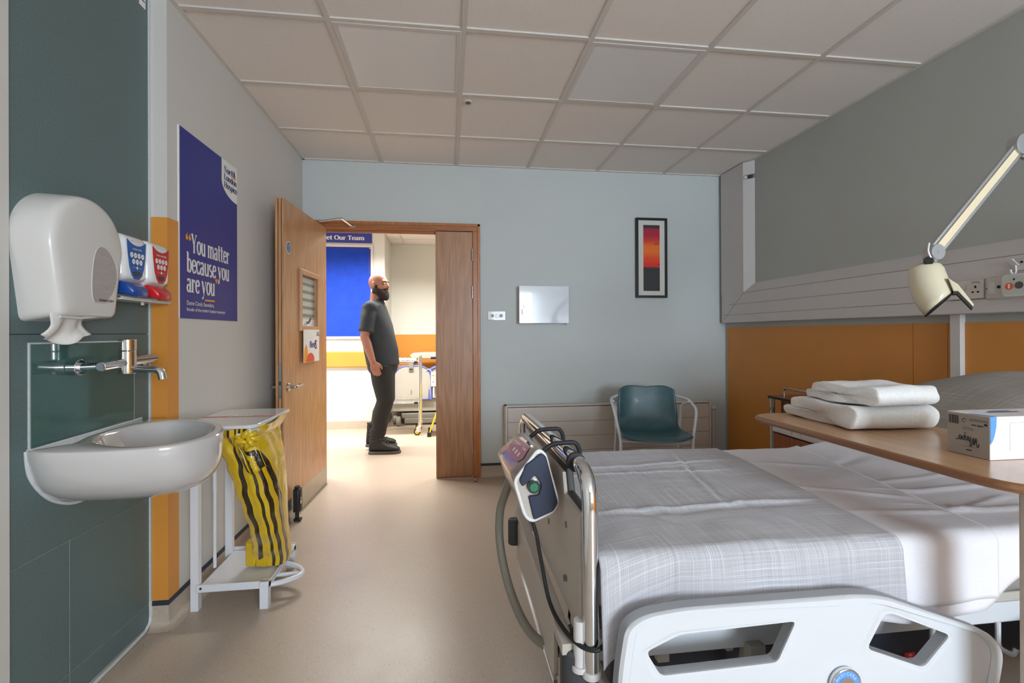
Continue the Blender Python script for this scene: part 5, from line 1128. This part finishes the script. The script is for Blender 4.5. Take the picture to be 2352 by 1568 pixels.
bx = thing('glove_box', 'white cardboard box with shade-greyed end and upside-down script lettering standing on the wooden table', 'box', (1.35, .985, .9))
x0, x1, y0, y1, z0, z1 = 1.232, 1.46, .937, 1.032, .9005, 1.0
MB().box((x0, y0, z0), (x1, y1, z1)).build('carton', 'card_white', bx, bevel=.0015)
MB().box((x0 - .0006, y0 + .001, z0 + .001), (x0 + .001, y1 - .001, z1 - .001)).build('end_panel', 'card_grey_shade', bx, smooth=0)  # shade on this end is painted in as a greyer card
EU = (0, -1, 0); EO = (x0 - .0006, y1, z0); EW, EH = y1 - y0, z1 - z0
def upside(P, cu, cv): return [[(cu - a, cv - b_) for a, b_ in p] for p in P]
WS = [[(-.05, .55), (0, .85), (.10, .88), (.15, .5), (.20, .05), (.38, .75), (.42, .08), (.60, .92)], [(.72, .95), (.66, 0)], [(.68, .25), (.78, .45), (.84, .4), (.82, .05), (.88, .02)], [(.98, .42), (.95, .05), (1.0, .02)], [(.99, .60), (1.0, .64)],
      [(1.17, .4), (1.10, .43), (1.07, .33), (1.15, .2), (1.12, .05), (1.03, .05)], [(1.27, .42), (1.18, -.35)], [(1.26, .3), (1.36, .44), (1.42, .3), (1.36, .08), (1.26, .06)], [(1.50, .22), (1.62, .3), (1.60, .43), (1.52, .4), (1.48, .2), (1.54, .04), (1.66, .1)], [(1.74, .42), (1.70, .02)], [(1.72, .25), (1.80, .42), (1.90, .42), (2.0, .5)]]
prt = []
for st_ in WS:                                 # brush script
    q_ = smooth_path([(a, b_, 0) for a, b_ in st_], 4) if len(st_) > 2 else [Vector((a, b_, 0)) for a, b_ in st_]
    prt += upside([seg2((p.x * .0244, p.y * .0244), (n_.x * .0244, n_.y * .0244), .0017) for p, n_ in zip(q_, q_[1:])], .0715, .046)
prt += upside(sans('smith care', .0058, bold=.0002), .082, .076) + upside(sans('facial tissues 2 ply', .0036, 'CENTER'), .05, .063) + upside(sans('soft and strong', .0036, 'CENTER'), .05, .067)
prt += [rect2(.006 + .0019 * k, .072, .006 + .0019 * k + (.0012 if k % 3 else .0006), .0925) for k in range(12)]
prt += [seg2((.041 + .0045 * math.cos(t_), .083 + .0045 * math.sin(t_)), (.041 + .0045 * math.cos(t_ + .4), .083 + .0045 * math.sin(t_ + .4)), .0011) for t_ in [.4 * i for i in range(13)]] + [rect2(.084, .077, .0905, .0815), rect2(.052, .0875, .092, .0882), rect2(.052, .0845, .092, .0852), rect2(.033, .0215, .066, .0219), rect2(.046, .0125, .057, .015)]
decal('print', 'ink_black', prt, EO, EU, Z, bx)
decal('blue_sweep', 'sky_blue', [[(0, .036), (.006, .044), (.0115, .058), (.0155, .076), (.017, .0995), (0, .0995)]], (x0, y0, z0), X, Z, bx)
decal('blue_sweep', 'sky_blue', [[(0, 0), (.017, 0), (.015, .012), (.0105, .028), (.005, .042), (0, .05)]], (x0, y0, z1), X, Y, bx)
decal('perforation', 'ink_grey', [rect2(.052, .02, .0525, .085), rect2(.0525, .085, .16, .0854)], (x0, y0, z0), X, Z, bx)
decal('top_print', 'ink_purple', [rect2(.06, .05, .15, .056), rect2(.08, .062, .14, .068)], (x0, y0, z1), X, Y, bx)

# ------------------------------------------------------------------ ceiling fittings
for xa, ya, lbl in ((-.5196, 2.176, 'square flush ceiling light panel over the door side of the room'), (.6804, 2.176, 'square flush ceiling light panel over the bed side of the room')):
    c_ = thing('ceiling_light', lbl, 'ceiling light', (xa + .3, ya + .3, ZC), group='flush ceiling light panels')
    MB().prism(rect2(xa + .012, ya + .012, xa + .588, ya + .588), (0, 0, ZC - .004), X, Y, Z, .012, holes=[rect2(xa + .034, ya + .034, xa + .566, ya + .566)]).build('frame', 'ceil_bar', c_, bevel=.002)
    MB().box((xa + .034, ya + .034, ZC - .001), (xa + .566, ya + .566, ZC + .004)).build('diffuser', 'diffuser', c_, smooth=0)
se = thing('ceiling_sensor', 'small round detector set into a ceiling tile', 'sensor', (.128, 2.86, ZC))
MB().cyl((.128, 2.86, ZC + .006), (.128, 2.86, ZC - .003), .026, 28).build('ring', 'white_plastic', se, bevel=.002)
MB().cyl((.128, 2.86, ZC - .003), (.128, 2.86, ZC - .007), .010, 20).tube([(.128 + .015 * math.cos(t_), 2.86 + .015 * math.sin(t_), ZC - .0035) for t_ in [2 * PI * i / 20 for i in range(20)]], .0015, 6, True).build('lens', 'grey_plastic', se)

# ------------------------------------------------------------------ corridor shell
CZ = 2.462
struct('ceiling_corridor', MB().box((-4, YB + .12, CZ), (4, 7, CZ + .06)), 'ceil_tile', smooth=0)
g = MB()
for x in [-3.6 + .6 * k for k in range(13)]: g.box((x - .012, YB + .12, CZ - .002), (x + .012, 6.86, CZ + .01))
for y in (4.7, 5.3, 5.9, 6.5): g.box((-4, y - .012, CZ - .002), (4, y + .012, CZ + .01))
g.box((-.785, 6.15, CZ - .004), (-.765, 6.86, CZ + .01)).box((-.785, 6.84, CZ - .004), (1.6, 6.86, CZ + .01))
struct('ceiling_grid_corridor', g, 'ceil_bar', smooth=0)
struct('wall_corridor', MB().box((-4, 6.17, 0), (-.785, 6.95, CZ)), 'paint_pale', smooth=0)
struct('wall_recess', MB().box((-.785, 6.86, 0), (1.6, 6.95, CZ)).box((1.6, 6.17, 0), (4, 6.95, CZ)), 'paint_pale', smooth=0)
struct('wall_corridor_end', MB().box((-4.1, YB + .12, 0), (-4, 6.95, CZ)).box((4, YB + .12, 0), (4.1, 6.95, CZ)), 'paint_pale', smooth=0)
struct('wall_corridor_near', MB().box((-4, YB + .05, 0), (RX0 - .12, YB + .12, CZ)).box((RX1 + .1, YB + .05, 0), (4, YB + .12, CZ)), 'paint_pale', smooth=0)
struct('baseboard_corridor', MB().box((-4, 6.16, 0), (-.78, 6.17, .1)).box((-.785, 6.17, 0), (-.778, 6.86, .1)).box((-.785, 6.852, 0), (1.6, 6.86, .1)), 'tile_fawn', smooth=0)
struct('trim_bumper_rail', MB().box((-4, 6.135, .775), (-.79, 6.17, .975)), 'orange_paint', bevel=.012)
struct('trim_recess_band', MB().box((-.785, 6.855, .70), (1.6, 6.86, 1.18)), 'orange_paint', smooth=0)
nb = thing('notice_board', 'large blue felt notice board in a white frame on the corridor wall', 'notice board', (-1.75, 6.17, 1.15))
MB().prism(rect2(-2.65, 1.13, -.925, 2.312), (0, 6.17, 0), X, Z, (0, -1, 0), .022, holes=[rect2(-2.62, 1.16, -.955, 2.282)]).build('frame', 'white_plastic', nb, bevel=.003)
MB().box((-2.63, 6.158, 1.15), (-.945, 6.166, 2.292)).build('felt', 'notice_blue', nb, smooth=0)
MB().cyl((-.965, 6.158, 2.27), (-.965, 6.15, 2.27), .007, 12).build('pin', 'ink_white', nb)
MB().bar((-.972, 6.157, 2.26), (-.974, 6.157, 1.95), .012, .001, up=Y).bar((-.972, 6.157, 2.272), (-2.6, 6.157, 2.272), .001, .012).build('border_strip', 'ink_purple', nb, smooth=0)
ts = thing('team_sign', 'blue header sign reading Meet Our Team above the notice board', 'sign', (-1.5, 6.17, 2.33))
MB().box((-2.15, 6.162, 2.335), (-.94, 6.17, 2.458)).build('panel', 'sign_blue', ts, smooth=0)
P, w_ = serif('Meet Our Team', .105, -.005); k = .575 / w_
decal('lettering', 'ink_white', [[(a * k - 1.03 - .575, b_ * .72 + 2.372) for a, b_ in p] for p in P], (0, 6.162, 0), X, Z, ts)

# stored bed in the recess
rb = thing('stored_bed', 'stored hospital bed with a blue framed grey end panel in the corridor recess', 'bed', (-.3, 6.42, 0))
def arch(x0, x1, z0, z1, r): return [(p.x, p.y) for p in round_path([(x0, z0, 0), (x0, z1, 0), (x1, z1, 0), (x1, z0, 0)], r, 9)]
ar = arch(-.70, -.21, .345, .77, .2)
MB().prism(arch(-.69, -.22, .345, .76, .19), (0, 6.30, 0), X, Z, Y, .02).build('end_panel', 'bed_grey', rb, smooth=30)
MB().tube([(a, 6.31, b_) for a, b_ in ar], .014, 12).tube([(-.70, 6.31, .335), (-.20, 6.31, .335)], .014, 12).build('panel_frame', 'frame_blue', rb)
MB().box((-.50, 6.285, .70), (-.44, 6.325, .80)).build('panel_clamp', 'wheel_grey', rb, bevel=.004)
MB().box((-.49, 6.284, .715), (-.45, 6.29, .74)).build('clamp_slot', 'lock_dark', rb)
MB().tube(round_path([(-.24, 6.31, .34), (-.24, 6.33, .70), (-.18, 6.33, .75), (.2, 6.33, .75), (.3, 6.33, .70), (.3, 6.33, .34)], .08, 5), .018, 12).build('side_panel_frame', 'frame_blue', rb)
MB().prism(arch(-.22, .28, .345, .74, .08), (0, 6.33, 0), X, Z, Y, .02).build('side_panel', 'bed_grey', rb, smooth=30)
MB().tube([(-.47, 6.31, .40), (-.47, 6.31, .46)], .013, 14).build('panel_peg', 'wheel_grey', rb)
MB().box((-.72, 6.36, .17), (1.0, 6.80, .335)).build('bed_frame', 'bed_grey', rb, bevel=.01)
MB().loft([[(x, y, z) for y, z in ((6.34, .08), (6.80, .08), (6.80, .15), (6.34, .15))] for x in (-.60, 1.0)]).box((-.56, 6.30, .02), (1.0, 6.34, .09)).build('base_cover', 'wheel_grey', rb, bevel=.012)
for x, y in ((-.685, 6.42), (-.63, 6.28)):
    MB().cyl((x - .025, y, .062), (x + .025, y, .062), .062, 24).build('castor', 'wheel_grey', rb, bevel=.006)
    MB().cyl((x - .027, y, .062), (x + .027, y, .062), .034, 20).build('castor_hub', 'bed_grey', rb)
MB().box((-.215, 6.26, .50), (-.10, 6.30, .69)).build('hand_control', 'white_plastic', rb, bevel=.008)
decal('control_print', 'ink_orange', [rect2(-.20, .64, -.17, .655)], (0, 6.26, 0), X, Z, rb); decal('control_print', 'ink_grey', [circ(-.185, .615, .004), circ(-.185, .59, .004), rect2(-.19, .555, -.18, .57)], (0, 6.26, 0), X, Z, rb)
MB().cyl((-.18, 6.28, .36), (-.18, 6.28, .50), .012, 14).tube(smooth_path([(-.2, 6.28, .68), (-.24, 6.28, .73), (-.28, 6.30, .70)], 5), .004, 8).build('control_cable', 'white_gloss', rb)
MB().loft([[(x, y, z) for y, z in ((6.36, .86 + d), (6.7, .86 + d), (6.7, .94 - d), (6.36, .94 - d))] for x, d in ((-.49, .03), (-.46, .008), (-.3, 0), (.2, 0), (.3, .02))]).build('head_cushion', 'bed_grey', rb, bevel=.02, seg=3)
MB().box((-.22, 6.345, .855), (.2, 6.36, .885)).build('cushion_trim', 'pump_navy', rb, bevel=.004)
MB().box((-.46, 6.45, .335), (-.42, 6.5, .87)).build('cushion_post', 'wheel_grey', rb)

tr2 = thing('instrument_trolley', 'chrome instrument trolley with yellow hubbed castors in the corridor', 'trolley', (-.55, 5.8, 0))
for x in (-.325, -.79):
    for y in (5.66, 5.98):
        MB().cyl((x, y, .10), (x, y, .925), .0125, 16).build('post', 'chrome', tr2)
        w = MB().tube([(x - .03, y - .018 + .02, .042), (x - .03, y + .018, .042)], .04, 24).build('castor', 'black_rubber', tr2)
        MB().cyl((x - .03, y - .0195 + .02, .042), (x - .03, y + .0195, .042), .027, 20).build('castor_hub', 'yellow_hub', tr2)
        MB().box((x - .04, y - .024 + .02, .04), (x + .012, y - .019 + .02, .10)).box((x - .015, y - .02, .09), (x + .015, y + .02, .115)).build('castor_fork', 'white_plastic', tr2, bevel=.003)
for z in (.86, .385):
    MB().box((-.79, 5.66, z), (-.325, 5.98, z + .006)).build('shelf', 'steel', tr2)
    MB().tube([(-.79, 5.66, z), (-.325, 5.66, z), (-.325, 5.98, z), (-.79, 5.98, z)], .009, 10, True).build('shelf_rail', 'chrome', tr2)
    MB().box((-.39, 5.645, z - .012), (-.345, 5.67, z + .008)).build('rail_clip', 'black_rubber', tr2)
pk = MB().tube(smooth_path([(-.58, 5.72, .889), (-.5, 5.71, .892), (-.42, 5.73, .889), (-.37, 5.74, .888)], 5), [.012 + .007 * abs(math.sin(i * .9)) for i in range(16)], 12).build('wrapped_pack', 'sheet_white', smooth=180); tagit(pk, 'small white wrapped pack lying on top of the chrome trolley', 'pack')

ws = thing('floor_sign', 'yellow and black folding floor sign partly behind the narrow door leaf', 'floor sign', (-.06, 5.70, 0))
for s_ in (-1, 1):
    MB().loft([[(-.01 + s_ * (.20 - .36 * (z - .05)) + d, y, z) for y, d in ((5.56, 0), (5.86, 0), (5.86, .012), (5.56, .012))] for z in (.03, .58)]).build('panel', 'yellow_sign', ws)
    for y in (5.55, 5.82): MB().box((-.03 + s_ * .205, y, 0), (.015 + s_ * .205, y + .05, .05)).build('foot', 'black_rubber', ws, bevel=.004)

# ------------------------------------------------------------------ the person walking along the corridor
pe = thing('person', 'bald bearded person in dark T-shirt and black trousers walking past the doorway', 'person', (-.66, 4.94, 0))
def V3(*a): return Vector(a)
NS, FS = V3(-.745, 4.775, 1.455), V3(-.735, 5.115, 1.455)        # near and far shoulder
NE, NW = V3(-.795, 4.735, 1.165), V3(-.715, 4.715, .925)         # near elbow, wrist
FE, FW = V3(-.72, 5.165, 1.165), V3(-.60, 5.15, .95)
NH, FH = V3(-.655, 4.855, .93), V3(-.655, 5.025, .93)
NK_, NA = V3(-.625, 4.855, .50), V3(-.70, 4.865, .10)
FK, FA = V3(-.635, 5.03, .50), V3(-.755, 5.035, .135)
HDC = V3(-.685, 4.93, 1.685); hy = math.radians(-24)               # head turned a little towards the room
def hd(x, y, z):                                                 # head space: x forward, y to its left, z up
    return HDC + Vector((x * math.cos(hy) - y * math.sin(hy), x * math.sin(hy) + y * math.cos(hy), z))
def capsule(mb, pts, rs, n=14):
    mb.tube(pts, rs, n)
    for p, r in ((pts[0], rs[0]), (pts[-1], rs[-1])): mb.ell(p, (r, r, r), 8, n)
RZ = Matrix.Rotation(hy, 3, 'Z')
b_ = MB()
b_.ell(hd(-.012, 0, .03), (.098, .077, .098), 18, 26, RZ).ell(hd(.018, 0, -.025), (.078, .066, .085), 16, 22, RZ).ell(hd(.048, 0, -.085), (.040, .040, .030), 12, 16, RZ)
b_.ell(hd(.074, 0, .035), (.022, .052, .016), 10, 14, RZ)                                          # brow
b_.tube([hd(.085, 0, .02), hd(.100, 0, -.005), hd(.108, 0, -.024)], [.009, .012, .014], 10).ell(hd(.098, .012, -.026), (.011, .009, .009), 8, 10, RZ).ell(hd(.098, -.012, -.026), (.011, .009, .009), 8, 10, RZ)
for s_ in (-1, 1):
    b_.ell(hd(.058, s_ * .042, -.015), (.024, .022, .020), 10, 12, RZ)                              # cheek
    b_.ell(hd(-.012, s_ * .080, -.002), (.018, .010, .032), 10, 14, RZ).ell(hd(-.006, s_ * .077, -.022), (.010, .009, .014), 8, 10, RZ)  # ear
b_.ell(hd(.088, 0, -.052), (.012, .024, .006), 8, 12, RZ).ell(hd(.086, 0, -.064), (.012, .022, .007), 8, 12, RZ)   # lips
b_.tube([hd(-.03, 0, -.07), V3(-.715, 4.935, 1.53), V3(-.725, 4.94, 1.46)], [.058, .060, .075], 16)
for pts, rs in (((NS, NE, NW), (.044, .043, .030)), ((FS, FE, FW), (.044, .043, .030))):
    capsule(b_, [pts[0], pts[0].lerp(pts[1], .5), pts[1], pts[1].lerp(pts[2], .35), pts[2]], [rs[0], .049, rs[1], .044, rs[2]])
b_.tube([V3(-.73, 4.94, 1.49), V3(-.70, 4.94, 1.2), V3(-.66, 4.94, .95)], [.11, .125, .12], 18)
b_.tube([NS, FS], .045, 14)
for H_, Kx, A in ((NH, NK_, NA), (FH, FK, FA)): capsule(b_, [H_, Kx, Kx.lerp(A, .35), A], [.085, .055, .055, .036])
def hand(mb, W_, d, side, fwd):
    d = d.normalized(); fwd = (fwd - d * fwd.dot(d)).normalized(); sd = d.cross(fwd) * side
    mb.loft([[W_ + d * t_ + fwd * (a * w) + sd * (c * .014) for a, c in ((-1, -.7), (-.4, -1), (.4, -1), (1, -.7), (1, .7), (.4, 1), (-.4, 1), (-1, .7))] for t_, w in ((-.01, .026), (.03, .036), (.06, .041), (.085, .040))])
    for k, (L, o) in enumerate(((.068, .031), (.078, .011), (.072, -.010), (.056, -.030))):
        p = W_ + d * .082 + fwd * o; cu = sd * -1
        mb.tube([p, p + d * L * .42 + cu * .006, p + d * L * .72 + cu * .020, p + d * L * .86 + cu * .040], [.0098, .0094, .0086, .0068], 8)
    p = W_ + d * .028 + fwd * .030
    mb.tube([p, p + d * .022 + fwd * .022 - sd * .006, p + d * .052 + fwd * .027 - sd * .016, p + d * .072 + fwd * .022 - sd * .022], [.014, .0125, .0105, .008], 8)
hand(b_, NW, (NW - NE), 1, V3(1, 0, .2)); hand(b_, FW, (FW - FE), -1, V3(1, 0, .2))
b_.fuse('body', 'skin', pe, .0055, 3)
for s_ in (-1, 1):
    e_ = MB().ell(hd(.0865, s_ * .030, .010), (.0085, .0125, .0065), 10, 14, RZ).build('eye', 'ink_white', pe, smooth=180); MB().ell(hd(.0935, s_ * .030, .010), (.003, .0058, .0056), 8, 12, RZ).build('pupil', 'eye', e_, smooth=180)
    MB().tube([hd(.092, s_ * .016, .031), hd(.091, s_ * .032, .034), hd(.080, s_ * .050, .029)], [.0025, .0035, .002], 8).build('eyebrow', 'beard', pe, smooth=180)
MB().tube([hd(.0985, -.02, -.058), hd(.1015, 0, -.0575), hd(.0985, .02, -.058)], [.002, .004, .002], 8).build('mouth', 'lip', pe, smooth=180)
bd_ = MB()
for i in range(25):
    a = PI * (i / 24 - .5) * 1.25; bd_.ell(hd(.012 + .070 * math.cos(a), .068 * math.sin(a), -.062 - .045 * max(0, math.cos(a))), (.024, .022, .032 + .022 * max(0, math.cos(a))), 8, 12, RZ)
for i in range(9): a = PI * (i / 8 - .5) * .8; bd_.ell(hd(.058 + .036 * math.cos(a), .036 * math.sin(a), -.044), (.012, .012, .008), 8, 10, RZ)
bd_.ell(hd(.07, 0, -.125), (.035, .034, .035), 10, 14, RZ)
for s_ in (-1, 1): bd_.ell(hd(.010, s_ * .072, -.03), (.016, .010, .032), 8, 10, RZ)
bd_.fuse('beard', 'beard', pe, .005, 2)
sh_ = MB()
for z, x, rx, ry_ in ((1.50, -.725, .075, .10), (1.46, -.735, .115, .18), (1.38, -.73, .140, .192), (1.28, -.715, .152, .185), (1.16, -.695, .160, .180), (1.04, -.675, .165, .182), (.93, -.66, .160, .185), (.885, -.657, .158, .185)):
    pass
rg = []
for z, x, rx, ry_ in ((1.535, -.722, .062, .066), (1.515, -.725, .085, .11), (1.475, -.735, .118, .185), (1.38, -.728, .142, .196), (1.28, -.708, .156, .188), (1.16, -.688, .166, .183), (1.04, -.668, .170, .185), (.93, -.655, .164, .19), (.878, -.65, .160, .19)):
    rg.append([(x + rx * math.cos(t_) * (1 + .02 * math.sin(5 * t_ + z * 9)), 4.945 + ry_ * math.sin(t_), z + (.02 * math.cos(t_) if z > 1.5 else 0) + .006 * math.sin(4 * t_ + z * 20)) for t_ in [2 * PI * i / 40 for i in range(40)]])
sh_.loft(rg)
for S_, E_2 in ((NS, NE), (FS, FE)): 
    dr_ = (E_2 - S_); sh_.tube([S_ - dr_ * .02 + Vector((0, .02 * (1 if S_ is NS else -1), .012)), S_ + dr_ * .35, S_ + dr_ * .68, S_ + dr_ * .84], [.060, .066, .069, .074], 20); sh_.ell(S_, (.066, .066, .064), 10, 16)
sh_.fuse('t_shirt', 'shirt', pe, .008, 4)
tz = MB()
rg = []
for z, x, rx, ry_ in ((.97, -.655, .145, .170), (.90, -.655, .150, .175), (.84, -.652, .148, .178), (.80, -.65, .13, .17)): rg.append([(x + rx * math.cos(t_), 4.943 + ry_ * math.sin(t_), z) for t_ in [2 * PI * i / 32 for i in range(32)]])
tz.loft(rg)
for H_, Kx, A in ((NH, NK_, NA), (FH, FK, FA)):
    lg = [H_ + V3(0, 0, -.05), H_.lerp(Kx, .5) + V3(.0, 0, 0), Kx + V3(.01, 0, .03), Kx.lerp(A, .35) + V3(-.012, 0, 0), Kx.lerp(A, .75), A + V3(0, 0, .085), A + V3(0, 0, .055)]
    tz.tube(lg, [.115, .106, .086, .082, .068, .066, .060], 22)
    for k in range(4): q_ = A + V3(0, 0, .06 + .026 * k); tz.tube([q_ + V3(.062 * math.cos(t_), .058 * math.sin(t_), .007 * math.sin(3 * t_ + k)) for t_ in [2 * PI * i / 18 for i in range(18)]], .011, 8, True)
tz.fuse('trousers', 'trousers', pe, .008, 3)
for A, up in ((NA, 0.0), (FA, .035)):
    bt = MB(); o = Vector((A.x, A.y, up))
    rings = []
    for (x, w, z0_, z1_) in ((-.078, .020, .03, .07), (-.070, .036, .022, .16), (-.03, .043, .02, .175), (.02, .045, .02, .172), (.055, .047, .02, .125), (.10, .050, .02, .098), (.15, .052, .02, .084), (.195, .045, .02, .072), (.222, .026, .022, .055)):
        rings.append([o + Vector((x, w * math.cos(t_) * (1 if True else 0), (z0_ + z1_) / 2 + (z1_ - z0_) / 2 * math.sin(t_))) for t_ in [2 * PI * i / 20 for i in range(20)]])
    bt.loft(rings).tube([o + V3(-.012, 0, .12), o + V3(-.006, 0, .185)], [.052, .050], 18)
    bo_ = bt.fuse('boot', 'boot', pe, .005, 3)
    sl = [(-.082, -.03), (-.06, -.046), (.02, -.048), (.10, -.055), (.18, -.054), (.226, -.030), (.236, 0)]; sl = sl + [(a, -c) for a, c in sl[-2::-1]]
    MB().prism(sl, o + V3(0, 0, .0), X, Y, Z, .028).build('sole', 'boot_sole', bo_, bevel=.006)
    lc = MB()
    for k in range(5): lc.tube([o + V3(.035 + .022 * k, -.028, .158 - .017 * k), o + V3(.045 + .022 * k, 0, .166 - .018 * k), o + V3(.035 + .022 * k, .028, .158 - .017 * k)], .0035, 6)
    lc.build('laces', 'ink_grey', bo_)
    MB().bar(o + V3(-.05, 0, .19), o + V3(-.058, 0, .225), .006, .022, up=X).build('pull_loop', 'ink_orange', bo_)
